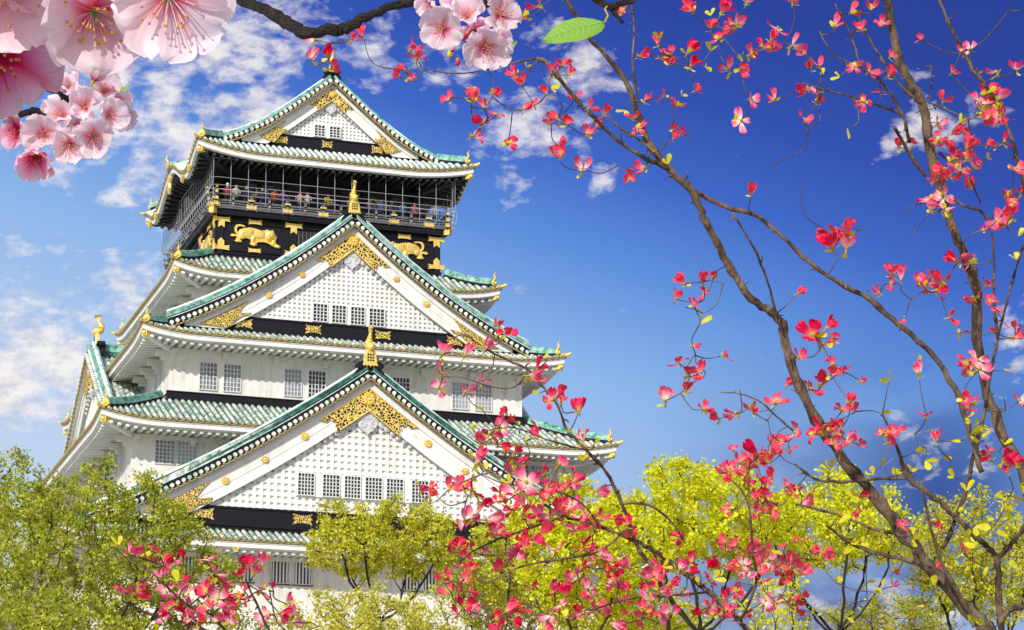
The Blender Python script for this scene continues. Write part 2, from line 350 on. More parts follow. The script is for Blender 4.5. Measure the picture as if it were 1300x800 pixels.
def build_roof(R, tm, ov, n_side='FL', gable=None, wall_ov=None):
    """tm: side -> function(q) giving how far the tiles run inward; ov: eave overhang"""
    root = None; mb = MB(); ends = MB(); fas = MB(); sof = MB(); raf = MB()
    for side in 'FLRB':
        half = R.a if side in 'FB' else R.b
        qs = R.surface(mb, side, tm[side])
        if side == 'B':
            pass
        # round tile ends and drip edge
        o = {'F': (0, -1), 'B': (0, 1), 'L': (-1, 0), 'R': (1, 0)}[side]
        for q in qs:
            if side == 'F' and abs(q) < R.hole: continue
            P = R.P(side, q, 0, R.r*.25); ends.tube([(P[0]-o[0]*.03, P[1]-o[1]*.03, P[2]), (P[0]+o[0]*.06, P[1]+o[1]*.06, P[2])], R.r*.86, 8)
        N = 48 if not (R.bump and side in 'LR') else 72
        Q = [-half+.0+2*half*i/N for i in range(N+1)]
        def strip(M_, t0, t1, z0, z1, k=None):                       # closed board following the eave
            rows = []
            for q in Q:
                qq = max(-(half-t0), min(half-t0, q))
                e = [R.P(side, qq, 0) for _ in (0,)]; zz = R.z(side, qq if abs(q) < half else q, 0)
                def pt(t, dz):
                    q2 = max(-(half-t), min(half-t, q)); p = R.P(side, q2, t); return (p[0], p[1], zz+dz)
                rows.append([pt(t0, z0), pt(t0, z1), pt(t1, z1), pt(t1, z0), pt(t0, z0)])
            if side == 'F' and R.hole:
                i0 = min(i for i in range(N+1) if Q[i] > -R.hole); i1 = max(i for i in range(N+1) if Q[i] < R.hole)
                M_.grid(rows[:i0], k); M_.grid(rows[i1+1:], k)
            else: M_.grid(rows, k)
        strip(ends, -.01, .10, -.10, -.04)
        strip(fas, .10, .24, -.42, -.10, 0)
        strip(fas, .06, .30, -.18, -.13, 0)
        strip(fas, .20, .40, -.47, -.37, 0)
        # soffit
        rows = []
        for q in Q:
            row = []
            for t in (.30, ov*.6, ov+.12):
                q2 = max(-(half-t), min(half-t, q)); c = half-abs(q2); p = R.P(side, q2, t)
                row.append((p[0], p[1], R.ze+R.lift(c)*max(0, 1-t/ov*.7)+(R.bump(q2)*(1-t/ov) if R.bump and side in 'LR' else 0)-.50+.10*t))
            rows.append(row)
        sof.grid(rows)
        # rafters
        n = round(2*half/.47)
        for i in range(n):
            q = -half+(i+.5)*2*half/n; c = half-abs(q)
            if c < .6 or (side == 'F' and abs(q) < R.hole): continue
            t1 = min(ov+.05, c-.05); t0 = .30
            if t1-t0 < .1: continue
            bz = (R.bump(q) if R.bump and side in 'LR' else 0)
            z0 = R.ze+R.lift(c)*max(0, 1-t0/ov*.7)+bz*(1-t0/ov)-.60+.10*t0; z1 = R.ze+R.lift(c)*max(0, 1-t1/ov*.7)+bz*(1-t1/ov)-.60+.10*t1
            a = R.P(side, q, t0); b = R.P(side, q, t1); raf.beam((a[0], a[1], z0), (b[0], b[1], z1), .19, .17)
    roof = mb.build('roof', [M[R.m], M['trough']], castle)
    ends.build('tile_end_trim', M['dullgold'] if R.m != 'x' else M['gold'], roof)
    fas.build('fascia', M[R.rim], roof); sof.build('soffit', M[R.soff], roof); raf.build('rafters', M[R.white], roof)
    # hip ridges and corner pieces
    hp = MB(); gp = MB(); bm = MB()
    for sx in (-1, 1):
        for sy in (-1, 1):
            hp.mark(); gp.mark(); bm.mark()
            D = min(tm['F'](0) if tm['F'](0) < 90 else 3, tm['L'](R.b-1.5) if False else 99, ov+.0 if tm['F'](0) > 90 else tm['F'](0))
            path = []
            for i in range(9):
                t = .42+(D-.42)*i/8; z = R.ze+R.prof(t)+R.lift(t, t); path.append((sx*(R.a-t), sy*(R.b-t), z))
            hp.sweep(path, .34, .0, .16, 1); hp.sweep(path, .42, .16, .34, 0); hp.sweep(path, .26, .34, .44, 0)
            hp.tube([(p[0], p[1], p[2]+.48) for p in path], .10, 6, 0)
            e = path[0]; d = Vector((sx, sy, 0)).normalized()
            gp.tube([Vector(e)+Vector((0, 0, .25))-d*.02, Vector(e)+Vector((0, 0, .25))+d*.12], .23, 10)
            gp.ball(Vector(e)+Vector((0, 0, .25))+d*.13, .11, 8)
            gp.tube([Vector(e)+Vector((0, 0, .42)), Vector(e)+d*.10+Vector((0, 0, .62)), Vector(e)+d*.02+Vector((0, 0, .80)), Vector(e)+d*.16+Vector((0, 0, .98))], [.09, .07, .05, .015], 6)
            tip = (sx*R.a, sy*R.b, R.ze+R.L)
            gp.tube([Vector(tip)-d*.3+Vector((0, 0, .02)), Vector(tip)+d*.12+Vector((0, 0, .06)), Vector(tip)+d*.30+Vector((0, 0, .15))], [.14, .11, .04], 7)
            c0 = Vector((sx*(R.a-.35), sy*(R.b-.35), R.ze+R.L-.62)); c1 = Vector((sx*(R.a-ov), sy*(R.b-ov), R.ze-.55))
            bm.beam(c0, c1, .30, .34); gp.beam(c0+d*.16+Vector((0, 0, .02)), c0-d*.22, .36, .40)
            gp.ball(c0+d*.18, .14, 8)
    hp.pieces('hip_ridge', [M['tile_dark'], M['black']], roof); gp.pieces('corner_ornament', M['gold'], roof); bm.pieces('hip_rafter', M[R.white], roof)
    return roof
inf = 99
def const(c, half): return lambda q: min(c, half-abs(q)) if half-abs(q) < c else c

# wall storeys --------------------------------------------------
def storey(a, b, z0, z1, m='white', name='wall'):
    mb = MB(); mb.box(-a, a, -b, b, z0, z1); return mb.build(name, M[m], castle)
def window(wall, fr, u0, u1, z0, z1, nx=5, nz=6, pane='pane', bars='bar', proud=.0, sill=True, vert=False):
    mb = MB()
    fbox(mb, fr, u0, u1, -.02+proud, .012+proud, z0, z1, 0)
    c = .045
    for a, b, cc, d in ((u0-c, u1+c, z1, z1+c), (u0-c, u1+c, z0-c, z0), (u0-c, u0, z0, z1), (u1, u1+c, z0, z1)): fbox(mb, fr, a, b, -.02+proud, .085+proud, cc, d, 2)
    if vert:
        for i in range(5):
            u = u0+(i+.5)*(u1-u0)/5; fbox(mb, fr, u-.045, u+.045, .0+proud, .08+proud, z0+.004, z1-.004, 2)
        for i in range(1, 7):
            z = z0+(z1-z0)*i/7; fbox(mb, fr, u0+.002, u1-.002, .0+proud, .028+proud, z-.015, z+.015, 1)
        fbox(mb, fr, u0-.12, u1+.12, 0+proud, .1+proud, z0-.10, z0-.05, 3)
    else:
        t = .028
        for i in range(1, nx): u = u0+(u1-u0)*i/nx; fbox(mb, fr, u-t, u+t, .0+proud, .06+proud, z0+.003, z1-.003, 1)
        for i in range(1, nz): z = z0+(z1-z0)*i/nz; fbox(mb, fr, u0+.003, u1-.003, .0+proud, .045+proud, z-t*.8, z+t*.8, 1)
    return mb.build('window', [M[pane], M[bars], M['trim'], M['dark']], wall)

W1 = storey(15.8, 16.0, 22.0, 29.2); W2 = storey(13.24, 13.82, 28.8, 36.3); W3 = storey(10.86, 11.9, 35.8, 41.75)
W4 = storey(8.2, 7.32, 42.5, 47.2); W5 = storey(7.17, 6.65, 46.4, 50.75, 'black')
mbs = MB(); Z0, Z1 = 0.0, 22.2
for (a0, b0, a1, b1, za, zb) in ((27, 27.5, 22, 22.4, 0, 9), (22, 22.4, 18.6, 18.9, 9, 17), (18.6, 18.9, 17.2, 17.4, 17, 22.1)):
    mbs.add([(-a0, -b0, za), (a0, -b0, za), (a0, b0, za), (-a0, b0, za), (-a1, -b1, zb), (a1, -b1, zb), (a1, b1, zb), (-a1, b1, zb)], [(0, 1, 5, 4), (1, 2, 6, 5), (2, 3, 7, 6), (3, 0, 4, 7)]+([(4, 5, 6, 7)] if zb > 22 else []))
mbs.build('stone_base', M['stone'], castle)

F1, F2, F3 = front(-16.0), front(-13.82), front(-11.9)
for u in (-12.2, -10.7, -7.5, -5.9+.45, -4.13, 2.2, 3.5, 7.0, 8.3, 11.5): window(W1, F1, u, u+.98, 26.52, 28.22, vert=True, pane='dpane', bars='grey')
for u, pn in ((-11.87, 0), (-10.58, 0), (9.5, 0), (10.78, 0)): window(W2, F2, u, u+1.09, 33.40, 34.73)
for u, pn in ((-9.04, 0), (-7.61, 0), (-3.95, 0), (-2.49, 1), (2.7, 1), (6.43, 0), (7.88, 0)): window(W3, F3, u, u+1.0, 38.38, 39.98, pane='dpane' if pn else 'pane')
for u in (-7.4, 6.4): window(W4, front(-7.32), u, u+.9, 44.5, 45.75)
for u in (8.5, 9.9, 3.5, 4.9, -3.5, -5): window(W3, left(-10.86), u-.55, u+.35, 38.5, 40.0)
for u in (11.4, 9.8, 4, 2.6): window(W2, left(-13.24), u-.5, u+.4, 33.3, 34.7)
for u in (4.5, 3.2): window(W4, left(-8.2), u-.4, u+.4, 44.6, 45.8)

# roofs ---------------------------------------------------------
prof1 = poly(.40, .0097); prof2 = poly(.50, 0); prof3 = poly(.36, .0202); prof4 = poly(.52, .02)
prof5 = interp([(0, 0), (.6, .42), (1.93, 1.15), (3.08, 1.62), (4.86, 2.62), (6.6, 3.98), (8.95, 5.95)])
R1 = Roof(18.0, 18.3, 28.45, prof1, L=.5, R=4); R2 = Roof(15.5, 16.08, 35.5, prof2, hole=4.9); R3 = Roof(12.98, 14.02, 41.2, prof3)
R4 = Roof(10.38, 9.5, 46.45, prof4, L=.5, R=3.2)
def karahafu(y):
    y = abs(y)
    hump = 1.25*(0.5+0.5*math.cos(math.pi*min(1, y/3.9)))
    dip = -.55*math.exp(-((y-5.3)/1.5)**2)
    return hump+dip
R5 = Roof(8.95, 8.43, 54.45, prof5, L=.62, R=4.6, p=.385, r=.12, mat_='tile_top', bump=karahafu, white='dark', soff='black')
def gtm(R, g0, g1, side):      # tiles run up to the ridge where the gable roof stands (between y=g0 and g1)
    def f(q):
        y = -q if side == 'L' else q; c = R.b-abs(q)
        if g0 <= y <= g1: return R.a
        return min(R.a, c) if y < g0 else min(c, 5.0)
    return f
def skirt(R, D, half): return lambda q: min(D, half-abs(q))
build_roof(R1, {'F': skirt(R1, 1.95, R1.a), 'B': skirt(R1, 4, R1.a), 'L': gtm(R1, -16.5, -11.9, 'L'), 'R': gtm(R1, -16.5, -11.9, 'R')}, 2.25)
build_roof(R2, {'F': skirt(R2, 4.18, R2.a), 'B': skirt(R2, 4.18, R2.a), 'L': skirt(R2, 4.64, R2.b), 'R': skirt(R2, 4.64, R2.b)}, 2.26)
build_roof(R3, {'F': skirt(R3, 1.85, R3.a), 'B': skirt(R3, 4, R3.a), 'L': gtm(R3, -12.4, -6.6, 'L'), 'R': gtm(R3, -12.4, -6.6, 'R')}, 2.12)
build_roof(R4, {'F': skirt(R4, 2.85, R4.a), 'B': skirt(R4, 2.85, R4.a), 'L': skirt(R4, 3.2, R4.b), 'R': skirt(R4, 3.2, R4.b)}, 2.18)
build_roof(R5, {'F': skirt(R5, 1.95, R5.a), 'B': skirt(R5, 1.95, R5.a), 'L': gtm(R5, -6.6, 6.6, 'L'), 'R': gtm(R5, -6.6, 6.6, 'R')}, 2.7)
# black flashing where roofs meet walls
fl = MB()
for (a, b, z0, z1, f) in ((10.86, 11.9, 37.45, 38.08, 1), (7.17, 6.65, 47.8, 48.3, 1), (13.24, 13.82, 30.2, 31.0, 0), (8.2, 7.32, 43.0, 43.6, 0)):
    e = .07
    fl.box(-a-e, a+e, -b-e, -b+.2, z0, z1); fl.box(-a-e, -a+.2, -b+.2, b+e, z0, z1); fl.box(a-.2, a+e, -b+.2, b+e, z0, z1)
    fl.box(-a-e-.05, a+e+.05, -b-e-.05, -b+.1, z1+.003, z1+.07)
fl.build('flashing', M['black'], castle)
# brackets under the eaves
bk = MB()
for R, ov, a, b in ((R1, 2.25, 15.8, 16), (R2, 2.26, 13.24, 13.82), (R3, 2.12, 10.86, 11.9), (R4, 2.18, 8.2, 7.32)):
    zt = R.ze-.62+.02
    for side in 'LFR':
        half = b if side in 'LR' else a; n = max(3, round(2*half/(2.3 if side == 'L' else 3.2)))
        for i in range(n+1):
            q = -half+.25+(2*half-.5)*i/n; w0 = 0; L_ = .8 if side == 'L' else .4; h = .34 if side == 'L' else .24
            bk.mark(); fr = {'F': front(-b), 'L': left(-a), 'R': frame((a, 0, 0), (0, 1, 0), (1, 0, 0))}[side]
            fbox(bk, fr, q-.17, q+.17, -.02, L_, zt-h, zt); fbox(bk, fr, q-.13, q+.13, -.02, L_*.55, zt-h*1.7, zt-h)
        bk.mark(); fbox(bk, fr, -half-.02, half+.02, -.02, .16, zt-.12, zt+.12)
bk.pieces('eave_bracket', M['soffit'], castle)

# gables --------------------------------------------------------
def flower(mb, fr, u, z, w, r, leaf=False):
    n = 12 if not leaf else 7; pts = []
    for i in range(n*2):
        a = math.pi*i/n+(.2 if leaf else 0); rr = r*(1 if i % 2 else (.84 if not leaf else .5)); pts.append((u+rr*math.cos(a), z+rr*math.sin(a)*(.85 if leaf else 1)))
    mb.prism(pts, fr, w, w+.07, bevel=.12)
    for i in range(8):
        a = math.pi*i/4; p = fr(u+r*.55*math.cos(a), w+.075, z+r*.55*math.sin(a)); mb.ball(p, r*.17, 6)
    mb.ball(fr(u, w+.08, z), r*.24, 8)
def bowtie(mb, fr, u, z, w, hw, hh, k=None):
    mb.prism([(u-hw, z+hh), (u-hw*.8, z+hh*.35), (u-hw, z), (u-hw*.8, z-hh*.35), (u-hw, z-hh), (u-hw*.4, z-hh*.7), (u+hw*.4, z-hh*.7), (u+hw, z-hh), (u+hw*.8, z-hh*.35), (u+hw, z), (u+hw*.8, z+hh*.35), (u+hw, z+hh), (u+hw*.4, z+hh*.7), (u-hw*.4, z+hh*.7)], fr, w, w+.05, k)
def scroll(mb, fr, u, z, w, r, turns, a0, sgn, rad):
    pts = []
    N = int(14*turns)
    for i in range(N+1):
        t = i/N; a = a0+sgn*t*turns*2*math.pi; rr = r*(1-t*.85); pts.append(fr(u+rr*math.cos(a), w, z+rr*math.sin(a)))
    mb.tube(pts, [rad*(1-.5*i/N) for i in range(N+1)], 6)
def shachi(mb, base, out, s=1.0):
    """gold dolphin-fish finial: head on the ridge, body arching up to a forked tail"""
    b = Vector(base); o = Vector(out).normalized(); z = Vector((0, 0, 1)); sd_ = o.cross(z)
    def P(a, h, c=0): return b+o*(a*s)+z*(h*s)+sd_*(c*s)
    path = [P(.42, .10), P(.30, .20), P(.08, .24), (P(-.16, .36)), P(-.22, .62), P(-.08, .88), P(.06, 1.08), P(.08, 1.25)]
    mb.tube(path, [.13*s, .25*s, .31*s, .29*s, .24*s, .16*s, .10*s, .06*s], 10)
    mb.tube([P(.42, .06), P(.52, .16), P(.50, .30)], [.09*s, .08*s, .03*s], 7)          # snout
    for c in (-1, 1):
        mb.ball(P(.34, .34, .12*c), .055*s, 6)
        f = [P(.05, .30, .2*c), P(.12, .62, .36*c), P(-.02, .52, .34*c), P(-.14, .60, .36*c), P(-.12, .30, .22*c)]
        mb.add(f+[p+o*(.04*s) for p in f], [(0, 1, 2, 3, 4), (9, 8, 7, 6, 5)]+[(i, i+5, (i+1) % 5+5, (i+1) % 5) for i in range(5)])
    fr = lambda u, w, zz: tuple(b+o*(u*s)+sd_*(w*s)+z*(zz*s))
    mb.prism([(.05, 1.10), (-.12, 1.28), (-.20, 1.58), (-.05, 1.50), (.02, 1.66), (.10, 1.50), (.30, 1.52), (.42, 1.36), (.28, 1.34), (.18, 1.14)], fr, -.07, .07)      # tail fan
    mb.prism([(-.20, .40), (-.44, .55), (-.34, .66), (-.46, .84), (-.28, .86), (-.28, 1.05), (-.12, .95), (-.14, .6)], fr, -.035, .035)                      # back fins
    for i in range(5): mb.ball(P(-.16+.05*i, .30+.18*i), .27*s*(1-.15*i), 8, (1, 1, .3))
def ridge_end(fr_, z, s, out, setb=0):
    """black ogre tile with gold crest plate and the fish above"""
    fr = lambda u, w, zz: fr_(u, w-setb, zz)
    oni = MB()
    oni.prism([(-1.0*s, -.62*s), (-.86*s, -.25*s), (-.62*s, -.02*s), (-.66*s, .22*s), (-.48*s, .42*s), (.48*s, .42*s), (.66*s, .22*s), (.62*s, -.02*s), (.86*s, -.25*s), (1.0*s, -.62*s), (.55*s, -.40*s), (0, .02*s), (-.55*s, -.40*s)],
              lambda u, w, zz: fr(u, w, zz+z), -.25, .22, bevel=.06)
    for c in (-1, 1): oni.tube([fr(.62*s*c, -.2, z+.12*s), fr(.62*s*c, .30, z+.12*s)], .20*s, 10)
    g = MB()
    g.prism([(-.50*s, 0), (-.42*s, .12*s), (-.36*s, .62*s), (-.24*s, .92*s), (.24*s, .92*s), (.36*s, .62*s), (.42*s, .12*s), (.50*s, 0), (.40*s, -.06*s), (.32*s, .02*s), (.22*s, -.08*s), (.12*s, .01*s), (0, -.10*s), (-.12*s, .01*s), (-.22*s, -.08*s), (-.32*s, .02*s), (-.40*s, -.06*s)],
            lambda u, w, zz: fr(u, w, zz+z+.12*s), .10, .34, bevel=.10)
    for i in range(-1, 2):
        for j in range(3): fbox(g, fr, i*.15*s-.05*s, i*.15*s+.05*s, .33, .36, z+(.36+.17*j)*s, z+(.46+.17*j)*s, 1)
    shachi(g, fr(0, .12, z+1.0*s), out, s*.95)
    return oni, g
def gable(uend, fr, out, zs, th, halfw, zlat, zband, c, foot, flowers, wins, clasps, pitch, lat_fill=None, apex_s=1.0, deep='tile_dark', zr=None, win_nx=4, win_nz=5, under='black', setb=0):
    """fr: frame of the barge plane; zs(u): height of the tile surface along the rake"""
    N = 40; w_l = -.38
    root = MB()                                                     # white back panel
    us = [i/N*2-1 for i in range(N+1)]
    # extent where barge lower edge meets the lattice foot
    ul = 0
    while zs(ul)-.22-th > zlat and ul < halfw: ul += .02
    top = [(u*ul*1.06, zs(abs(u*ul*1.06))-.35) for u in us]
    root.prism([(-ul*1.06, zlat)]+top+[(ul*1.06, zlat)], fr, w_l-.25, w_l)
    g = root.build('gable', M['trim'], castle)
    # lattice
    la = MB()
    n = int(ul/pitch)
    for i in range(-n, n+1):
        u = i*pitch; zt = zs(abs(u))-.22-th+.12
        if zt-zlat < .1: continue
        fbox(la, fr, u-pitch*.25, u+pitch*.25, w_l, w_l+.14, zlat+.002, zt)
    zz = zlat+pitch*.35
    while zz < zs(0)-.22-th:
        uu = 0
        while zs(uu)-.22-th > zz and uu < halfw: uu += .03
        if uu > .2: fbox(la, fr, -uu, uu, w_l, w_l+.12, zz-pitch*.27, zz+pitch*.27)
        zz += pitch*.92
    for (u0, u1, z0, z1) in wins:
        pass
    la.build('lattice', M['trim'], g)
    if wins:
        z0 = wins[0][2]; z1 = wins[0][3]; mb = MB(); a = wins[0][0]; b = wins[-1][1]
        fbox(mb, fr, a-.14, b+.14, w_l+.06, w_l+.215, z0-.08, z1+.08); mb.build('window_surround', M['trim'], g)
        for (u0, u1, z0, z1) in wins: window(g, fr, u0, u1, z0, z1, win_nx, win_nz, 'dpane', 'bar', proud=w_l+.225)
    # black band below the lattice
    ub = 0
    while zs(ub)-.30 > zband and ub < halfw: ub += .02
    bd = MB(); zt_ = zlat
    bd.prism([(-ub, zband-.15), (-min(ub, ul+ .9*(zlat-zband)), zlat), (min(ub, ul+.9*(zlat-zband)), zlat), (ub, zband-.15)], fr, w_l-.22, w_l+.20)
    fbox(bd, fr, -ul*1.02, ul*1.02, w_l+.2, w_l+.26, zlat-.12, zlat-.05)
    bd.build('base_beam', M['black'], g)
    # barge boards: tapered curved boards with a raised upper moulding
    bb = MB()
    for sgn in (-1, 1):
        U = [sgn*ub*i/N for i in range(N+1)]
        def band(t0, t1, wa, wb, k=None, ue=None):
            rows = []
            for u in U:
                zt = zs(abs(u))-t0; zb = max(zs(abs(u))-t1, zband-.05); zt = max(zt, zb+.01)
                rows.append([fr(u, wa, zb), fr(u, wb, zb), fr(u, wb, zt), fr(u, wa, zt), fr(u, wa, zb)])
            bb.grid(rows if sgn > 0 else rows[::-1], k)
        band(.22, .22+th, -.30, .0); band(.14, .22+th*.26, -.30, .10); band(.22+th*.60, .22+th*.63, -.1, .025); band(.22+th*.93, .22+th, -.2, .04)
    bb.build('barge_board', M['trim'], g)
    # gold chevron at the apex, gold feet, flowers, clasps
    gl = MB(); m_ = .22+th*.26+.03
    NN = 10
    gl.mark()
    for sgn in (-1, 1):
        up = [(sgn*c*i/NN, zs(c*i/NN)-m_) for i in range(NN+1)]
        jag = [(sgn*c*.86, zs(c*.86)-m_-.22*th), (sgn*c*.80, zs(c*.8)-m_-.16*th), (sgn*c*.72, zs(c*.72)-m_-.36*th), (sgn*c*.66, zs(c*.66)-m_-.32*th), (sgn*c*.68, zs(c*.68)-m_-.55*th), (sgn*c*.62, zs(c*.62)-m_-.52*th), (sgn*c*.66, zs(c*.66)-.22-th*1.05)]
        lowr = [(sgn*c*.6*(1-i/5), zs(c*.6*(1-i/5))-.22-th*1.04) for i in range(6)]
        gl.prism(up+jag+lowr, fr, .0, .115, 0)
        gl.tube([fr(u, .13, z) for u, z in up], .035*apex_s, 5, 1); gl.tube([fr(u, .13, z) for u, z in lowr], .035*apex_s, 5, 1)
    ft = MB()
    for sgn in (-1, 1):
        ft.mark(); f0, f1 = foot; K = 8
        upf = [(sgn*(f1+(f0-f1)*i/K), max(zs(f1+(f0-f1)*i/K)-m_, zband+.02)) for i in range(K+1)]
        low = [(sgn*(f0+.12*(f1-f0)), zs(f0)-.22-th*.55), (sgn*(f0+.22*(f1-f0)), zs(f0+.22*(f1-f0))-.22-th*.62), (sgn*(f0-.05*(f1-f0)), zs(f0)-.22-th*.80), (sgn*f0, zlat+.03), (sgn*(f0+.15*(f1-f0)), zlat-.06), (sgn*(f0+.42*(f1-f0)), zband+.04)]
        ft.prism(upf+low, fr, .0, .115, 0)
        ft.mark(); bowtie(ft, fr, sgn*(f0+.05+(f1-f0)*.06), (zlat+zband)/2-.02, w_l+.2, .62*apex_s, (zlat-zband)*.36, 0)
    gl2 = MB(); gl2.mark(); flower(gl2, fr, 0, zs(0)-.22-th*.66, .12, .40*apex_s)
    for (u, lf) in flowers: gl2.mark(); flower(gl2, fr, u, zs(abs(u))-.22-th*.52, .02, .26*apex_s if not lf else .28*apex_s, lf)
    for u in clasps: ft.mark(); bowtie(ft, fr, u, (zlat+zband)/2-.02, w_l+.2, .58*apex_s, (zlat-zband)*.34, 0)
    gl.build('gold_chevron', [M['lace'], M['gold']], g); ft.pieces('gold_clasp', [M['lace_s'], M['gold']], g); gl2.pieces('gold_flower', M['gold'], g)
    # white carved pendant with scrolls
    pd = MB(); zp = zs(0)-.22-th-.02; s = apex_s
    pts = [(0, .1), (.28, -.05), (.5, -.32), (.42, -.55), (.62, -.7), (.55, -1.0), (.30, -1.22), (.12, -1.32), (0, -1.48)]
    pd.prism([(x*s, zp+y*s) for x, y in pts]+[(-x*s, zp+y*s) for x, y in pts[-2:0:-1]], fr, w_l+.15, w_l+.36, bevel=.08)
    for sgn in (-1, 1):
        scroll(pd, fr, sgn*.34*s, zp-.85*s, w_l+.37, .24*s, 1.4, math.pi/2, sgn, .05*s)
        scroll(pd, fr, sgn*.85*s, zp-.75*s, w_l+.27, .25*s, 1.3, 0 if sgn > 0 else math.pi, -sgn, .055*s)
        scroll(pd, fr, sgn*.30*s, zp-.38*s, w_l+.37, .18*s, 1.2, 0 if sgn < 0 else math.pi, sgn, .045*s)
        for i in range(7):
            u = sgn*(.5+.34*i)*s; pd.ball(fr(u, w_l+.26, zs(abs(u))-.22-th-.16*s), (.26-.022*i)*s, 8, (1, .45, .8))
            if i < 6: scroll(pd, fr, u, zs(abs(u))-.22-th-.14*s, w_l+.37, .13*s, 1.1, 0, sgn, .03*s)
    flower(pd, fr, 0, zp-.45*s, w_l+.30, .2*s)
    pd.build('carved_pendant', M['crest'], g)
    # verge tiles and rake ridge
    vt = MB(); step = .37; sk = apex_s if apex_s < .8 else 1.0
    for sgn in (-1, 1):
        u = .2
        while u < uend:
            z = zs(u); vt.tube([fr(sgn*u, -.1, z+.06), fr(sgn*u, .44, z+.06)], .115, 8, 0); vt.tube([fr(sgn*u, .44, z+.06), fr(sgn*u, .49, z+.06)], .12, 8, 0)
            vt.tube([fr(sgn*u, .30, z-.12), fr(sgn*u, .50, z-.12)], .07, 7, 1)
            ds = (zs(u)-zs(u+.05))/.05; u += step/math.sqrt(1+ds*ds)
        U = [sgn*uend*i/N for i in range(N+1)]
        def vl(w0, w1, h0, h1, k):
            rows = [[fr(x, w0, zs(abs(x))+h0), fr(x, w1, zs(abs(x))+h0), fr(x, w1, zs(abs(x))+h1), fr(x, w0, zs(abs(x))+h1), fr(x, w0, zs(abs(x))+h0)] for x in U]
            vt.grid(rows if sgn > 0 else rows[::-1], k)
        vl(-.2, .42, -.14, -.04, 2); vl(.38, .46, -.24, -.17, 1)
    vt.build('verge_tiles', [M['tile_top'], M['dullgold'], M[under]], g)
    rk = MB()
    for sgn in (-1, 1):
        U = [sgn*(.15+(uend+.05-.15)*i/N) for i in range(N+1)]
        def lay(w0, w1, h0, h1, k):
            rows = [[fr(x, w0, zs(abs(x))+h0*sk), fr(x, w1, zs(abs(x))+h0*sk), fr(x, w1, zs(abs(x))+h1*sk), fr(x, w0, zs(abs(x))+h1*sk), fr(x, w0, zs(abs(x))+h0*sk)] for x in U]
            rk.grid(rows if sgn > 0 else rows[::-1], k)
            for e in (rows[0], rows[-1]): rk.add(e[:4], [(0, 1, 2, 3)], k)
        lay(-.30, .30, .02, .38, 1); lay(-.33, .35, .38, .43, 2); lay(-.26, .22, .43, .52, 1); lay(-.28, .24, .52, .68, 0); lay(-.25, .18, .68, .71, 1); lay(-.24, .20, .71, .84, 0)
        rk.tube([fr(x, -.02, zs(abs(x))+.86*sk) for x in U], .13*sk, 6, 2)
    rk.build('rake_ridge', [M[deep], M['black'], M['tile_top']], g)
    oni, gd = ridge_end(fr, zs(0)+.50, apex_s, out, setb)
    oni.build('ridge_end_tile', M['black'], g); gd.build('fish_finial', [M['gold'], M['black']], g, smooth=False)
    return g
def zs_of(R): return lambda u: R.ze+R.prof(max(0, R.a-abs(u)))
g1w = [(-4.05, -3.13), (-2.59, -1.64), (-1.31, -.40), (-.08, .88), (1.19, 2.15), (2.70, 3.66)]
GA1 = gable(16.0, front(-16.3), (0, -1, 0), zs_of(R1), 1.75, 14, 30.70, 29.75, 2.9, (9.2, 12.9), [(-3.75, 0), (-6.05, 1), (-8.3, 0), (3.6, 0), (5.85, 1), (8.1, 0)], [(a, b, 31.63, 32.86) for a, b in g1w], [-3.75, 3.75], .41, deep='tile_deep', win_nx=5, win_nz=6)
g2w = [(-2.33, -1.49), (-1.17, -.34), (-.01, .82), (1.14, 2.04)]
GA2 = gable(11.1, front(-12.2), (0, -1, 0), zs_of(R3), 1.40, 11.5, 42.97, 42.10, 2.25, (6.3, 9.2), [(-3.1, 1), (-5.1, 0), (2.75, 1), (4.65, 0)], [(a, b, 43.05, 44.09) for a, b in g2w], [-2.3, 2.0], .30, apex_s=.86, win_nx=4, win_nz=5)
GA3 = gable(7.0, front(-6.4), (0, -1, 0), zs_of(R5), 1.05, 7.6, 56.62, 55.85, 1.4, (2.95, 4.6), [], [(-1.01, -.37, 56.72, 57.42), (-.03, .61, 56.72, 57.42)], [-.18], .25, apex_s=.62, win_nx=3, win_nz=4)
# side gable on the third roof, facing left, with its own little roof
gp_ = interp([(0, 42.95), (3.5, 40.35), (6.8, 37.95), (8.2, 37.15), (9.6, 36.75)])
for xs in (-1, 1):
    sr = MB()
    for sgn in (-1, 1):
        n = 9; rows = []
        for i in range(n*6+1):
            x = 10.8+(13.6-10.8)*i/(n*6); h = [0, 0, .07, .10, .07, 0][i % 6]
            rows.append([(xs*x, sgn*9.6*j/12, gp_(9.6*j/12)+h) for j in range(13)])
        sr.grid(rows)
    ro = sr.build('dormer_roof', M['tile'], castle)
    rd = MB(); rd.sweep([(xs*10.8, 0, 42.9), (xs*13.7, 0, 42.9)], .42, 0, .3, 1); rd.sweep([(xs*10.8, 0, 42.9), (xs*13.7, 0, 42.9)], .5, .3, .36, 0); rd.sweep([(xs*10.8, 0, 42.9), (xs*13.75, 0, 42.9)], .38, .36, .62, 0); rd.tube([(xs*10.8, 0, 43.6), (xs*13.75, 0, 43.6)], .13, 8, 0)
    rd.build('dormer_ridge', [M['tile_dark'], M['tile_deep']], ro)
    frs = left(-13.4) if xs < 0 else frame((13.4, 0, 0), (0, 1, 0), (1, 0, 0))
    gable(9.3, frs, (xs, 0, 0), lambda u: gp_(abs(u)), 1.3, 9.4, 38.2, 37.4, 1.9, (5.2, 7.4), [], [], [], .35, apex_s=.85, under='trim', setb=.45)

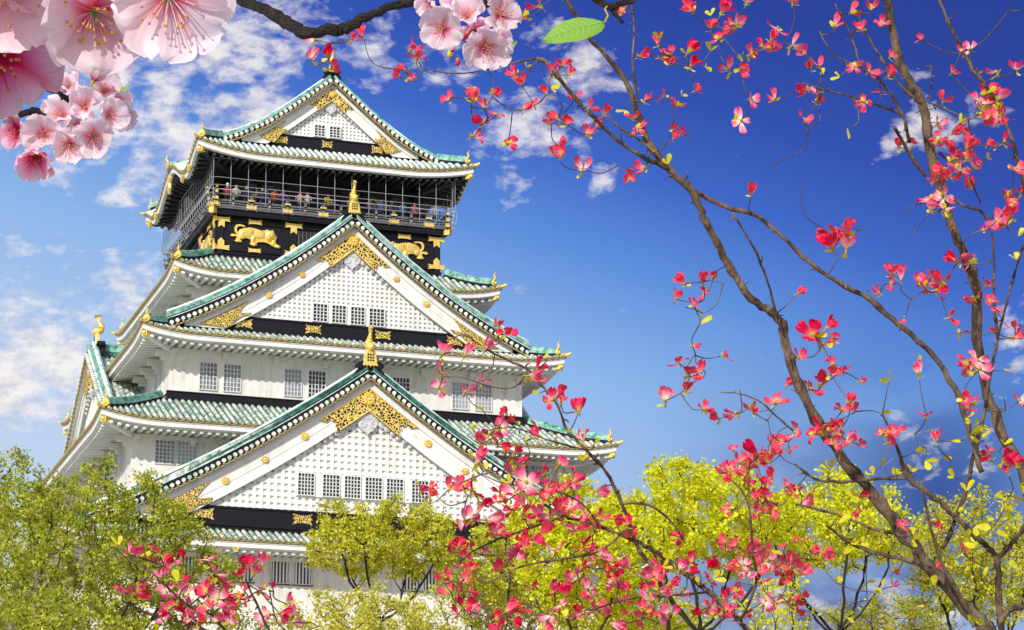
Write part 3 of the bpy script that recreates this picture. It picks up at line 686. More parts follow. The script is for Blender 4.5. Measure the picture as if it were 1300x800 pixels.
# main ridges of the front gables running back
rg = MB()
for y0, y1, z in ((-16.2, -11.9, R1.ze+prof1(18.0)), (-12.1, -6.65, R3.ze+prof3(12.98)), (-6.3, 6.3, R5.ze+prof5(8.95))):
    rg.mark(); P = [(0, y0, z), (0, y1, z)]
    rg.sweep(P, .5, -.1, .3, 1); rg.sweep(P, .58, .3, .36, 0); rg.sweep(P, .44, .36, .7, 0); rg.tube([(0, y0, z+.74), (0, y1, z+.74)], .14, 8, 0)
rg.pieces('main_ridge', [M['tile_dark'], M['black']], castle)

# karahafu: gold pendants and curved white board under the wave at the left
kh = MB(); frk = left(-8.95)
for u in (0.0,): kh.mark(); kh.prism([(u-.5, 54.9), (u-.25, 54.6), (u-.3, 54.3), (u, 53.9), (u+.3, 54.3), (u+.25, 54.6), (u+.5, 54.9), (u, 55.2)], frk, -.1, .06, bevel=.1)
for u in (-6.2, -4.2, 4.2, 6.2): kh.mark(); kh.prism([(u-.4, 53.75), (u, 53.4), (u+.4, 53.75), (u, 54.0)], frk, -.1, .06, bevel=.1)
kh.pieces('wave_gable_ornament', M['gold'], castle)
kr = MB(); kr.tube([(-9.0, 0, 55.95), (-6, 0, 56.6)], .16, 8); kr.sweep([(-9.0, 0, 55.6), (-6, 0, 56.3)], .36, 0, .35); ko = kr.build('wave_gable_ridge', M['tile_dark'], castle)
ke = MB(); ke.tube([(-9.05, 0, 55.85), (-9.15, 0, 55.85)], .26, 10); ke.tube([(-9.05, 0, 56.05), (-9.2, 0, 56.3), (-9.12, 0, 56.5)], [.09, .06, .02], 6); ke.build('ridge_crest', M['gold'], ko)

# black storey: panels, gold fittings and reliefs ------------------
def tigerpoly(flip, u0, z0, w, h):
    pts = [(.02, .42), (.06, .36), (.12, .40), (.15, .36), (.13, .22), (.10, .16), (.16, .10), (.24, .12), (.24, .20), (.20, .26), (.27, .36), (.36, .34), (.42, .30), (.42, .16), (.40, .04), (.50, -.02), (.54, .06), (.52, .12), (.58, .20), (.66, .22), (.74, .20), (.80, .12), (.88, .02), (.98, -.02), (1.0, .08), (.94, .14), (.90, .22), (.90, .34), (.92, .52), (.88, .70), (.84, .80), (.80, .74), (.72, .84), (.62, .78), (.52, .86), (.40, .90), (.30, .84), (.22, .70), (.19, .58), (.15, .66), (.145, .80), (.17, .90), (.22, .93), (.30, .90), (.29, .98), (.20, 1.02), (.13, .97), (.10, .82), (.11, .62), (.16, .48), (.10, .50), (.05, .50)]
    return [(u0+(1-x if flip else x)*w, z0+y*h) for x, y in pts]
def tiger(parent, fr, flip, u0, z0, w, h):
    mb = MB(); pl = tigerpoly(flip, u0, z0, w, h); mb.prism(pl, fr, .02, .13, 0)
    X = lambda x: u0+(1-x if flip else x)*w; Z = lambda y: z0+y*h
    def E(x, y, rx, ry, d, k=0):
        c = fr(X(x), .10, Z(y)); ref = fr(X(x), .10+1, Z(y)); ow = (ref[0]-c[0], ref[1]-c[1])
        sc = (d, rx, ry) if abs(ow[0]) > .5 else (rx, d, ry); mb.ball(c, 1, 10, sc, k)
    E(.36, .62, .36*w*.5, .26*h, .13); E(.58, .58, .16*w, .24*h, .15); E(.79, .56, .115*w, .30*h, .22); E(.47, .34, .05*w, .2*h, .1); E(.25, .48, .08*w, .22*h, .11); E(.48, .05, .05*w, .09*h, .1); E(.86, .26, .05*w, .2*h, .1); E(.95, .05, .05*w, .08*h, .1); E(.18, .16, .05*w, .07*h, .08)
    E(.84, .80, .025*w, .07*h, .12); E(.73, .82, .025*w, .07*h, .12)
    for x, y in ((.76, .60), (.83, .58)): 
        c = fr(X(x), .33, Z(y)); mb.ball(c, .028*h, 6, (1, 1, 1), 1)
    c = fr(X(.80), .34, Z(.46)); mb.ball(c, .04*h, 6, (1, 1, .7), 1)
    mb.tube([fr(X(.75), .31, Z(.40)), fr(X(.80), .33, Z(.36)), fr(X(.85), .30, Z(.40))], .014, 5, 1)
    for i in range(9):                                              # stripes
        x = .26+.048*i; mb.tube([fr(X(x), .20, Z(.82-.01*i)), fr(X(x+.025), .245, Z(.66)), fr(X(x+.012), .235, Z(.52))], [.006, .02, .004], 5, 1)
    return mb.build('tiger_relief', [M['gold'], M['dullgold']], parent)
FT = front(-6.65); LT = left(-7.17)
pn = MB()
for fr, h in ((FT, 7.17), (LT, 6.65)):
    for z0, z1 in ((50.35, 50.62), (48.55, 48.8)): fbox(pn, fr, -h-.05, h+.05, 0, .09, z0, z1)
    for u in (-h+.2, -2.35, 2.35, h-.2): fbox(pn, fr, u-.2, u+.2, 0, .11, 48.2, 50.75)
for i in range(3):
    u = -1.5+i*1.5; fbox(pn, FT, u-.6, u+.6, 0, .03, 49.0, 50.2, 1)
    for j in range(5): fbox(pn, FT, u-.5+.25*j-.02, u-.5+.25*j+.02, .03, .05, 49.0, 50.2, 2)
pn.build('panelling', [M['black'], M['dpane'], M['grey']], W5)
tiger(W5, FT, False, -6.42, 48.98, 3.26, 1.26); tiger(W5, FT, True, 3.16, 48.98, 3.27, 1.26); tiger(W5, LT, False, -5.8, 48.95, 3.1, 1.2); tiger(W5, LT, True, 2.7, 48.95, 3.1, 1.2)
gf = MB()
for fr, h in ((FT, 7.17), (LT, 6.65)):
    n = 13
    for i in range(n):
        gf.mark(); u = -h+.35+(2*h-.7)*i/(n-1); fbox(gf, fr, u-.13, u+.13, .1, .20, 50.78, 51.04)
        p = fr(u, .21, 50.91); gf.ball(p, .05, 6)
    for u in (-4.8, 4.8): gf.mark(); bowtie(gf, fr, u, 50.48, .09, .45, .17); gf.mark(); bowtie(gf, fr, u, 48.66, .09, .42, .15)
    for u in (-h+.25, -2.35, 2.35, h-.25):
        gf.mark(); bowtie(gf, fr, u, 50.50, .10, .58, .17); gf.prism([(u-.2, 50.4), (u-.2, 49.95), (u, 50.1), (u+.2, 49.95), (u+.2, 50.4)], fr, .11, .16)
        gf.mark(); bowtie(gf, fr, u, 48.68, .10, .58, .17); gf.prism([(u-.2, 48.75), (u-.2, 49.1), (u, 49.3), (u+.2, 49.1), (u+.2, 48.75)], fr, .11, .16)
gf.pieces('gold_fitting', M['gold'], W5)
# balcony
bl = MB(); A, B = 7.55, 7.1
bl.box(-A, A, -B, B, 50.72, 51.08, 0); bl.box(-A-.12, A+.12, -B-.12, B+.12, 51.08, 51.16, 1)
bal = bl.build('balcony', [M['black'], M['grey']], castle)
rl = MB(); gb = MB(); a, b = A-.12, B-.05
for sx, sy in ((-1, -1), (1, -1)):
    for z in (50.9,): gb.mark(); gb.beam((sx*(A-.3), -B-.02+.3, z), (sx*(A+.14), -B-.16, z), .34, .34)
for z, hh, wdt, k, ext in ((52.32, .05, .07, 2, .45), (52.02, .09, .12, 0, .4), (51.62, .11, .14, 0, .35), (51.28, .14, .18, 1, .3)):
    rl.box(-a-ext, a+ext, -b-wdt/2, -b+wdt/2, z-hh/2, z+hh/2, k); rl.box(-a-ext, a+ext, b-wdt/2, b+wdt/2, z-hh/2, z+hh/2, k)
    rl.box(-a-wdt/2, -a+wdt/2, -b-ext, b+ext, z-hh/2+.004, z+hh/2+.004, k); rl.box(a-wdt/2, a+wdt/2, -b-ext, b+ext, z-hh/2+.004, z+hh/2+.004, k)
    for sx in (-1, 1):
        e = ext+.13
        gb.mark(); gb.box(min(sx*(a+ext), sx*(a+e)), max(sx*(a+ext), sx*(a+e)), -b-wdt*.7, -b+wdt*.7, z-hh*.8, z+hh*.9); gb.box(sx*a-wdt*.7, sx*a+wdt*.7, -b-e, -b-ext, z-hh*.8, z+hh*.9)
n = 13
for i in range(n+1):
    u = -a+2*a*i/n; big = i % 2 == 0
    h = .11 if big else .07
    rl.box(u-h, u+h, -b-.07, -b+.07, 51.16, 52.06, 1)
    y = -b+2*b*i/n; rl.box(-a-.07, -a+.07, y-h, y+h, 51.16, 52.06, 1); rl.box(a-.07, a+.07, y-h, y+h, 51.16, 52.06, 1)
    if big:
        gb.mark(); bowtie(gb, front(-b), u, 51.24, .10, .36, .20); gb.mark(); fbox(gb, front(-b), u-.2, u+.2, .08, .14, 51.66, 51.76); gb.mark(); bowtie(gb, left(-a), y, 51.24, .10, .36, .20)
    else: gb.mark(); gb.ball((u, -b-.10, 51.42), .07, 6); gb.ball((u, -b-.09, 51.72), .05, 6)
rl.build('railing', [M['grey'], M['grey'], M['wire']], bal); gb.pieces('gold_fitting', M['gold'], bal)
# room behind the balcony
rm = MB(); rm.box(-5.6, 5.6, -5.0, 5.0, 51.16, 55.6, 0)
for i in range(8):
    u = -5.9+11.8*i/7; rm.box(u-.13, u+.13, -5.3, -5.04, 51.17, 54.4, 1)
for i in range(7):
    y = -5.0+10*i/6; rm.box(-6.0, -5.74, y-.13, y+.13, 51.17, 54.4, 1)
for u0, u1 in ((-4.9, -2.9), (2.9, 5.0)): rm.box(u0, u1, -5.10, -5.02, 52.2, 53.5, 2)
rm.box(-6.0, 6.0, -5.32, -5.02, 53.75, 54.0, 1)
room = rm.build('lookout_room', [M['dark'], M['black'], M['pale_blue']], castle)
cr = MB()                                                            # gold cranes in flight
for u0, fl_ in ((-4.75, 1), (3.1, -1)):
    cr.mark(); X = lambda x: u0+(x if fl_ > 0 else 1.3-x)
    fr = front(-5.15)
    cr.prism([(X(0), 52.75), (X(.15), 52.66), (X(.4), 52.72), (X(.62), 52.6), (X(.8), 52.62), (X(.9), 52.9), (X(1.2), 53.2), (X(.85), 53.12), (X(.62), 52.98), (X(.45), 53.0), (X(.28), 53.25), (X(.3), 52.9), (X(.15), 52.8)], fr, 0, .1, bevel=.1)
cr.pieces('crane_relief', M['gold'], room)
# wire safety net around the lookout
nt = MB(); ax_, ay_ = 7.82, 7.75; zt = 54.12
def net_line(u, side, zt_=zt):
    pts = [(0, 51.25), (.10, 51.5), (.12, 51.9), (.02, 52.4), (0, 52.9), (0, zt_)]
    if side == 'F': return [(u, -ay_-d+.1, z) for d, z in pts]
    s_ = -1 if side == 'L' else 1
    return [(s_*(ax_+(d*2.2-.1 if side == 'L' else d)), -u if side == 'L' else u, z) for d, z in pts]
for i in range(15): nt.tube(net_line(-ax_+.12+(2*ax_-.24)*i/14, 'F'), .019, 5)
for side in 'LR':
    nn = 30 if side == 'L' else 20
    for i in range(nn): nt.tube(net_line(-ay_+2*ay_*i/(nn-1), side), .017, 5)
for z, d in ((zt, 0), (52.9, 0), (52.4, .02), (51.28, .02)):
    e = ax_+(.0); f = ay_+d-.1
    nt.tube([(-e, ay_, z), (-e-d, -f+.4, z), (-e+.12, -f+.1, z), (-e+.4, -f, z), (e-.4, -f, z), (e-.1, -f+.1, z), (e, -f+.4, z), (e, ay_, z)], .018, 5)
nt.build('safety_net', M['wire'], castle)

# visitors on the balcony ------------------------------------------
def person_mesh(shirt, hairm, arm):
    """one continuous figure: legs, trunk, arms, neck and head in a single skin"""
    me = bpy.data.meshes.new('person_src')
    V = [(0, 0, .92), (0, .01, 1.12), (0, 0, 1.36), (0, -.01, 1.46), (0, -.02, 1.58), (0, -.02, 1.70),
         (.10, 0, .86), (.11, -.01, .48), (.11, .02, .09), (.11, -.10, .04), (-.10, 0, .86), (-.11, -.01, .48), (-.11, .02, .09), (-.11, -.10, .04),
         (.19, 0, 1.36), (.25, -.06, 1.12), (.21, -.28, 1.06+.1*arm), (-.19, 0, 1.36), (-.25, -.06, 1.12), (-.20, -.27, 1.06), (.20, -.36, 1.07+.12*arm), (-.19, -.35, 1.06)]
    Ed = [(0, 1), (1, 2), (2, 3), (3, 4), (4, 5), (0, 6), (6, 7), (7, 8), (8, 9), (0, 10), (10, 11), (11, 12), (12, 13), (2, 14), (14, 15), (15, 16), (2, 17), (17, 18), (18, 19), (16, 20), (19, 21)]
    rad = [.15, .14, .15, .055, .095, .08, .095, .065, .05, .04, .095, .065, .05, .04, .065, .045, .035, .065, .045, .035, .035, .035]
    me.from_pydata(V, Ed, []); o = bpy.data.objects.new('person_src', me); col.objects.link(o)
    md = o.modifiers.new('s', 'SKIN'); 
    for i, r in enumerate(rad): me.skin_vertices[0].data[i].radius = (r, r*.85)
    me.skin_vertices[0].data[0].use_root = True
    sb = o.modifiers.new('b', 'SUBSURF'); sb.levels = 1
    dg = bpy.context.evaluated_depsgraph_get(); m2 = bpy.data.meshes.new_from_object(o.evaluated_get(dg)); bpy.data.objects.remove(o)
    return m2
def build_people():
    spec = [(-6.55, 'red', (.5, .03, .03), 0, 'white-haired visitor in a red top at the balcony corner left of the gold crane'),
            (-6.0, 'white', (.7, .7, .68), 1, 'visitor in a white top raising an arm near the balcony corner'),
            (-5.35, 'black', (.03, .03, .04), 0, 'dark-clothed visitor leaning on the rail just left of the first gold crane'),
            (-4.35, 'navy', (.03, .05, .15), 0, 'visitor in a navy coat standing beneath the first gold crane'),
            (-3.55, 'orange', (.65, .10, .03), 1, 'visitor in an orange-red jacket just past the first gold crane'),
            (-3.0, 'purple', (.22, .04, .40), 0, 'visitor in a purple coat beside the one in orange'),
            (-1.95, 'pink', (.6, .3, .3), 1, 'visitor in a pale pink shirt at the rail, arm raised'),
            (-1.45, 'white', (.65, .6, .6), 0, 'visitor in a cream shirt next to the one in pale pink'),
            (-.15, 'yellow', (.6, .5, .03), 0, 'visitor in a bright yellow jacket at the middle of the balcony'),
            (1.35, 'olive', (.35, .32, .05), 0, 'visitor in an olive yellow coat right behind the golden fish finial'),
            (2.6, 'brown', (.15, .08, .06), 0, 'visitor in a brown jacket just right of the golden fish finial'),
            (3.35, 'blue', (.04, .10, .35), 1, 'visitor in a blue jacket left of the second gold crane'),
            (4.0, 'black', (.03, .03, .03), 0, 'visitor all in black in front of the second gold crane'),
            (4.75, 'teal', (.03, .15, .25), 0, 'visitor in a teal jacket leaning out under the second crane'),
            (5.5, 'rose', (.45, .12, .15), 0, 'visitor in a rose jacket right of the second gold crane'),
            (6.85, 'grey', (.4, .42, .48), 1, 'visitor in a light grey jacket alone at the far balcony corner')]
    meshes = [person_mesh(None, None, 0), person_mesh(None, None, 1)]
    for i, (x, nm, c_, arm, lab) in enumerate(spec):
        me = meshes[arm].copy(); me.materials.clear()
        cm = mat('cloth_'+nm, tuple(v*.6 for v in c_), .8); me.materials.append(cm); me.materials.append(M['skin']); me.materials.append(M['dark'])  # cloth colours dimmed, so the balcony's interior shade sits in the colour
        for p in me.polygons:
            c = p.center; p.material_index = 1 if c.z > 1.46 or c.y < -.29 and c.z > .9 else (2 if c.z < .88 else 0); p.use_smooth = True
        o = bpy.data.objects.new('person', me); col.objects.link(o)
        o.location = (x, -6.55, 51.18); o.rotation_euler = (0, 0, random.uniform(-.4, .4)); tag(o, lab, 'person', 'visitors on the castle balcony')
        h = MB(); h.ball((0, .01, 1.655), .105, 8, (.95, 1.0, 1.0)); h.build('hair', M['hair'] if i else M['trim'], o, smooth=True)
        f = MB()
        for s_ in (-1, 1): f.ball((s_*.035, -.112, 1.62), .012, 5, k=0)
        f.ball((0, -.122, 1.59), .018, 5, (.7, 1, 1.2), 1); f.ball((0, -.108, 1.55), .022, 5, (1, .4, .35), 2)
        f.build('face', [M['hair'], M['skin'], mat('lips', (.45, .12, .10), .5)] if i == 0 else [M['hair'], M['skin'], bpy.data.materials['lips']], o)
random.seed(5); build_people()

# ---------------------------------------------------------------- trees in front of the castle
def quick_mesh(name, verts, faces4, mats, parent=None, matidx=None):
    me = bpy.data.meshes.new(name); n = len(verts); m = len(faces4)
    me.vertices.add(n); me.vertices.foreach_set('co', np.asarray(verts, dtype=np.float32).ravel())
    me.loops.add(m*4); me.loops.foreach_set('vertex_index', np.asarray(faces4, dtype=np.int32).ravel())
    me.polygons.add(m); me.polygons.foreach_set('loop_start', np.arange(0, m*4, 4, dtype=np.int32)); me.polygons.foreach_set('loop_total', np.full(m, 4, dtype=np.int32))
    for x in mats: me.materials.append(x)
    if matidx is not None: me.polygons.foreach_set('material_index', matidx.astype(np.int32))
    me.update(calc_edges=True); me.validate(); o = bpy.data.objects.new(name, me); col.objects.link(o)
    if parent: o.parent = parent
    return o
def leaf_cloud(rng, centers, per, sigma, size, flat=.8):
    """many small leaf blades scattered round the twig ends; each blade is two faces folded along its rib"""
    C = np.repeat(centers, per, axis=0); n = len(C)
    P = C+rng.normal(0, 1, (n, 3))*np.array([sigma, sigma, sigma*flat])
    d = rng.normal(0, 1, (n, 3)); d /= np.linalg.norm(d, axis=1)[:, None]
    u = rng.normal(0, 1, (n, 3)); u[:, 2] += .8; nrm = u/np.linalg.norm(u, axis=1)[:, None]
    s = np.cross(d, nrm); s /= np.linalg.norm(s, axis=1)[:, None]+1e-9
    L = size*rng.uniform(.6, 1.3, n)[:, None]; w = L*.34
    v = np.stack([P-d*L*.5, P-s*w+nrm*L*.06, P+d*L*.5, P+s*w+nrm*L*.06], axis=1).reshape(-1, 3)
    f = np.arange(n*4).reshape(n, 4); return v, f
def grow(rng, base, top, crown_c, crown_r, n_att, step, kill, lowcut=-1.0, shell=.45, lobes=0, nl=5):
    """space colonisation: limbs reach towards points spread through the crown"""
    att = []
    lob = [(rng.normal(0, 1, 3), rng.uniform(.5, 1)) for _ in range(lobes)]
    while len(att) < n_att:
        p = rng.normal(0, 1, 3); p /= np.linalg.norm(p); rr = rng.uniform(0, 1)**shell
        bump = 1
        for d, a in lob: bump += .22*a*max(0, float(p @ (d/np.linalg.norm(d))))**6
        bump *= .84+.16*math.sin(5*p[0]+3*p[2]+base[0])*math.cos(4*p[1]+base[1])
        if p[2]*rr < lowcut: continue
        att.append(crown_c+p*rr*bump*crown_r)
    att = np.array(att)
    nodes = [np.array(base, float)]; par = [-1]; k = max(2, int(np.linalg.norm(top-base)/step))
    for i in range(1, k+1):
        w = np.array([math.sin(i*.9+base[0]), math.cos(i*.7+base[1]), 0])*.06*step
        nodes.append(base+(top-base)*i/k+w*(i < k)); par.append(len(nodes)-2)
    fork = len(nodes)-1; a0 = rng.uniform(0, 6.28)
    for j in range(nl):
        a = a0+j*6.283/nl+rng.uniform(-.4, .4); rr = rng.uniform(.42, .66)
        tgt = crown_c+crown_r*np.array([rr*math.cos(a), rr*math.sin(a), rng.uniform(-.55, -.1)]); last = fork
        mid = nodes[fork]*.45+tgt*.55+crown_r*np.array([.12*math.cos(a), .12*math.sin(a), -.12]); m_ = max(3, int(np.linalg.norm(tgt-nodes[fork])/step))
        p0 = nodes[fork]
        for i in range(1, m_+1):
            t = i/m_; q = p0*(1-t)**2+mid*2*t*(1-t)+tgt*t*t+rng.normal(0, .10*step, 3)*(t < 1)
            nodes.append(q); par.append(last); last = len(nodes)-1
    alive = np.ones(len(att), bool); N = np.array(nodes)
    dm = np.linalg.norm(att[:, None]-N[None, fork:], axis=2); near = fork+dm.argmin(axis=1); dist = dm.min(axis=1)
    for it in range(90):
        if not alive.any(): break
        new = []
        for nd in np.unique(near[alive]):
            sel = alive & (near == nd); v = att[sel]-nodes[nd]; v /= np.linalg.norm(v, axis=1)[:, None]+1e-9
            d = v.mean(axis=0); d += rng.normal(0, .16, 3); d /= np.linalg.norm(d)+1e-9
            q = nodes[nd]+d*step; nodes.append(q); par.append(int(nd)); new.append(len(nodes)-1)
            if len(nodes) > 9000: break
        for i in new:
            dd = np.linalg.norm(att-nodes[i], axis=1); b = dd < dist; near[b] = i; dist[b] = dd[b]
        alive &= dist > kill
        if len(nodes) > 9000: break
    n = len(nodes); ch = [[] for _ in range(n)]
    for i in range(1, n): ch[par[i]].append(i)
    w = np.zeros(n)
    for i in range(n-1, -1, -1): w[i] = (sum(w[c]**2.3 for c in ch[i]))**(1/2.3) if ch[i] else 1.0
    return np.array(nodes), par, ch, w, att
def limbs(nodes, par, ch, w, rtip, rmax, sides=5):
    V = []; F = []
    W = rtip*w; W = np.minimum(W, rmax)
    n = len(nodes); rings = {}
    dirs = np.zeros((n, 3))
    for i in range(n):
        p = par[i] if par[i] >= 0 else i; c = max(ch[i], key=lambda x: w[x]) if ch[i] else i
        d = nodes[c]-nodes[p]; dirs[i] = d/(np.linalg.norm(d)+1e-9)
    def ring(i, d, r):
        a = np.cross(d, [0.31, 0.2, .93]); a /= np.linalg.norm(a)+1e-9; b = np.cross(d, a); o = len(V)
        for j in range(sides):
            t = 2*math.pi*j/sides; V.append(nodes[i]+(a*math.cos(t)+b*math.sin(t))*r)
        return o
    for i in range(1, n):
        p = par[i]; main = max(ch[p], key=lambda x: w[x]) == i
        if i not in rings: rings[i] = ring(i, dirs[i], W[i])
        if main:
            if p not in rings: rings[p] = ring(p, dirs[p], W[p])
            o = rings[p]
        else:
            d = nodes[i]-nodes[p]; d /= np.linalg.norm(d)+1e-9; o = ring(p, d, min(W[p], W[i]*1.25))
        q = rings[i]
        for j in range(sides): F.append((o+j, o+(j+1) % sides, q+(j+1) % sides, q+j))
    return np.array(V), np.array(F)
def leafmat(name, c1, c2, transl=.46, isl=.3): return mat(name, c1, .5, color2=c2, lo=.35, hi=.65, vscale=1.1, transl=transl, island=isl)
LM = dict(olive=leafmat('olive_foliage', (0.26, 0.30, 0.012), (0.66, 0.68, 0.06)),
          mid=leafmat('yellow_green_foliage', (0.48, 0.48, 0.015), (0.80, 0.76, 0.06)),
          bright=leafmat('bright_spring_foliage', (0.66, 0.67, 0.010), (0.88, 0.87, 0.025), isl=.25),
          pale=leafmat('pale_young_foliage', (0.56, 0.54, 0.07), (0.80, 0.76, 0.13)),
          brown=leafmat('brown_bud_foliage', (0.16, 0.11, 0.05), (0.32, 0.26, 0.08)))
def ground_z(x, y):
    r = math.hypot(x-CAM[0], y-CAM[1]); t = min(1, max(0, (r-30)/50)); return 8.5*t*t*(3-2*t)
def tree(name, label, px, py, rx, rz, dist, lm, seed, n_att=520, leaf=0.153, per=71, sigma=0.218, shell=.5, low=-.7, group='trees below the castle', step=None, trunk_px=None, lobes=3, rtip=.015, grow_top=1.25, nl=5):
    rng = np.random.default_rng(seed); s = dist/FPX; c = at(px, py, dist); r = np.array([rx*s, rx*s*.9, rz*s])
    tx = at(trunk_px if trunk_px is not None else px, py, dist); base = np.array([tx[0], tx[1], ground_z(tx[0], tx[1])-.3])
    top = np.array([(tx[0]*.6+c[0]*.4), (tx[1]*.6+c[1]*.4), c[2]-r[2]*grow_top])
    step = step or .42*max(1, rx*s/4)
    nodes, par, ch, w, att = grow(rng, base, top, c, r, n_att, step, step*1.5, low, shell, lobes, nl)
    root = empty(name, tuple(base), label, 'tree', group)
    V, F = limbs(nodes-base, par, ch, w, rtip, .34)
    t = quick_mesh('trunk', V, F, [M['bark']], root)
    thin = np.array([i for i in range(len(nodes)) if w[i] < 2.3 and i > 8 and nodes[i][2] > c[2]+r[2]*(low-.1)]); cen = nodes[thin]
    v, f = leaf_cloud(rng, cen-base, per, sigma, leaf); quick_mesh('crown', v, f, [LM[lm]], root)
    return root
tree('olive_tree', 'broad olive green tree in front of the castle\'s lower left corner', 128, 712, 190, 148, 88, 'olive', 1, n_att=2000, per=70, leaf=0.133, sigma=0.153, shell=.42, low=-.95, trunk_px=60)
tree('olive_tree', 'taller olive tree cut off by the left edge of the photo', -10, 660, 95, 122, 97, 'olive', 2, n_att=800, per=58, leaf=0.133, sigma=0.166)
tree('olive_tree', 'low green tree at the bottom left edge, left of the pink shrub', 60, 800, 130, 70, 80, 'olive', 12, n_att=714, per=70, leaf=0.124, sigma=0.153)
tree('domed_tree', 'yellow green domed tree in front of the castle\'s barred ground windows', 484, 694, 124, 76, 100, 'mid', 3, n_att=1530, per=63, leaf=0.133, sigma=0.141, shell=.42, low=-.42, lobes=2)
tree('pale_tree', 'low pale yellow tree beneath the domed tree at the bottom edge', 468, 806, 122, 72, 80, 'pale', 4, n_att=1054, per=76, leaf=0.115, sigma=0.141, rtip=.010)
tree('pale_tree', 'sparse pale green sapling between the domed tree and the brown shrub', 555, 800, 60, 75, 84, 'pale', 14, n_att=442, per=34, leaf=0.115, sigma=0.128, rtip=.010)
tree('yellow_green_tree', 'yellow green tree just right of the domed tree behind the pink blossoms', 632, 735, 92, 92, 104, 'mid', 5, n_att=1054, per=63, leaf=0.142, sigma=0.153)
tree('brown_shrub', 'brown budding shrub low behind the pink dogwood blossoms', 655, 785, 55, 42, 86, 'brown', 6, n_att=442, per=46, leaf=0.097, sigma=0.115, rtip=.010, group=None)
tree('bright_yellow_tree', 'bright yellow tree at the castle\'s lower right corner', 742, 705, 122, 112, 92, 'bright', 7, n_att=1700, per=76, leaf=0.142, sigma=0.160, low=-.9)
tree('bright_yellow_tree', 'tallest bright yellow tree with dark forking limbs right of the castle', 885, 670, 142, 108, 86, 'bright', 8, n_att=1800, per=70, leaf=0.142, sigma=0.160, low=-.38, shell=.38, lobes=4)
tree('bright_yellow_tree', 'rounded yellow tree behind the leaning dogwood trunk', 1058, 682, 118, 100, 90, 'bright', 9, n_att=1350, per=63, leaf=0.142, sigma=0.160, low=-.30, shell=.38, lobes=4)
tree('yellow_green_tree', 'yellow green tree cut off by the right edge of the photo', 1245, 725, 116, 112, 92, 'mid', 10, n_att=1250, per=58, leaf=0.133, sigma=0.160, low=-.6, shell=.4)
tree('bright_yellow_tree', 'thin yellow sapling low between the two big yellow trees', 985, 775, 60, 60, 84, 'bright', 11, n_att=340, per=40, leaf=0.133, sigma=0.160, shell=.5)
tree('yellow_green_tree', 'small sparse yellow green tree at the bottom edge below the dogwood trunk', 1120, 800, 110, 52, 96, 'mid', 13, n_att=561, per=46, leaf=0.124, sigma=0.160)
tree('bright_yellow_tree', 'low yellow tree at the bottom edge between two taller yellow trees', 805, 800, 130, 62, 98, 'bright', 15, n_att=714, per=58, leaf=0.133, sigma=0.166)
tree('pale_tree', 'pale sparse tree low between the left tree and the domed tree', 330, 812, 80, 50, 92, 'pale', 16, n_att=420, per=39, leaf=0.123, sigma=0.148, rtip=.010, group='trees below the castle')

# ---------------------------------------------------------------- flowering dogwoods
def petal_mat(name, stops, rough=.5, transl=.35, speck=0.0, vein=0.0):
    """colour runs along the petal (uv.y from base to tip), as the petal itself is coloured"""
    m = bpy.data.materials.new(name); m.use_nodes = True; T = NT(m.node_tree); T.n.clear()
    o = T.node('ShaderNodeOutputMaterial'); p = T.node('ShaderNodeBsdfPrincipled'); p.inputs['Roughness'].default_value = rough
    uv = T.n.new('ShaderNodeUVMap'); sp = T.n.new('ShaderNodeSeparateXYZ'); T.link(uv.outputs[0], sp.inputs[0])
    tc = T.n.new('ShaderNodeTexCoord'); nz = T.noise(tc.outputs['Object'], 45 if 'dog' in name else 120, 4, .6)
    f = T.math('ADD', sp.outputs[1], T.math('MULTIPLY', T.math('SUBTRACT', nz, .5), .35))
    c = T.ramp(f, stops)
    if vein:
        w = T.ramp(T.noise(uv.outputs[0], 1.0, 0, .5), [(0.0, 0.0), (1.0, 1.0)])
        cv = T.n.new('ShaderNodeCombineXYZ'); T.link(T.math('MULTIPLY', sp.outputs[0], 26.0), cv.inputs[0]); T.link(T.math('MULTIPLY', sp.outputs[1], 1.5), cv.inputs[1])
        w = T.ramp(T.noise(cv.outputs[0], 1.0, 3, .6), [(0.48, 0.0), (0.75, vein)]); c = T.mix(w, c, stops[1][1])
    oi = T.n.new('ShaderNodeObjectInfo'); hs = T.n.new('ShaderNodeHueSaturation'); T.link(c, hs.inputs['Color'])
    T.link(T.math('ADD', T.math('MULTIPLY', oi.outputs['Random'], .3), .92), hs.inputs['Value']); T.link(T.math('ADD', T.math('MULTIPLY', oi.outputs['Random'], -.2), 1.12), hs.inputs['Saturation'])
    c = hs.outputs[0]
    T.link(c, p.inputs['Base Color']); tr = T.n.new('ShaderNodeBsdfTranslucent'); T.link(c, tr.inputs[0]); ms = T.n.new('ShaderNodeMixShader'); ms.inputs[0].default_value = transl
    b = T.n.new('ShaderNodeBump'); b.inputs['Strength'].default_value = .25 if 'dog' in name else .12; b.inputs['Distance'].default_value = .002 if 'dog' in name else .0004
    T.link(T.math('SINE', T.math('MULTIPLY', sp.outputs[0], 50.0)), b.inputs['Height']); T.link(b.outputs[0], p.inputs['Normal'])
    T.link(p.outputs[0], ms.inputs[1]); T.link(tr.outputs[0], ms.inputs[2]); T.link(ms.outputs[0], o.inputs[0]); return m
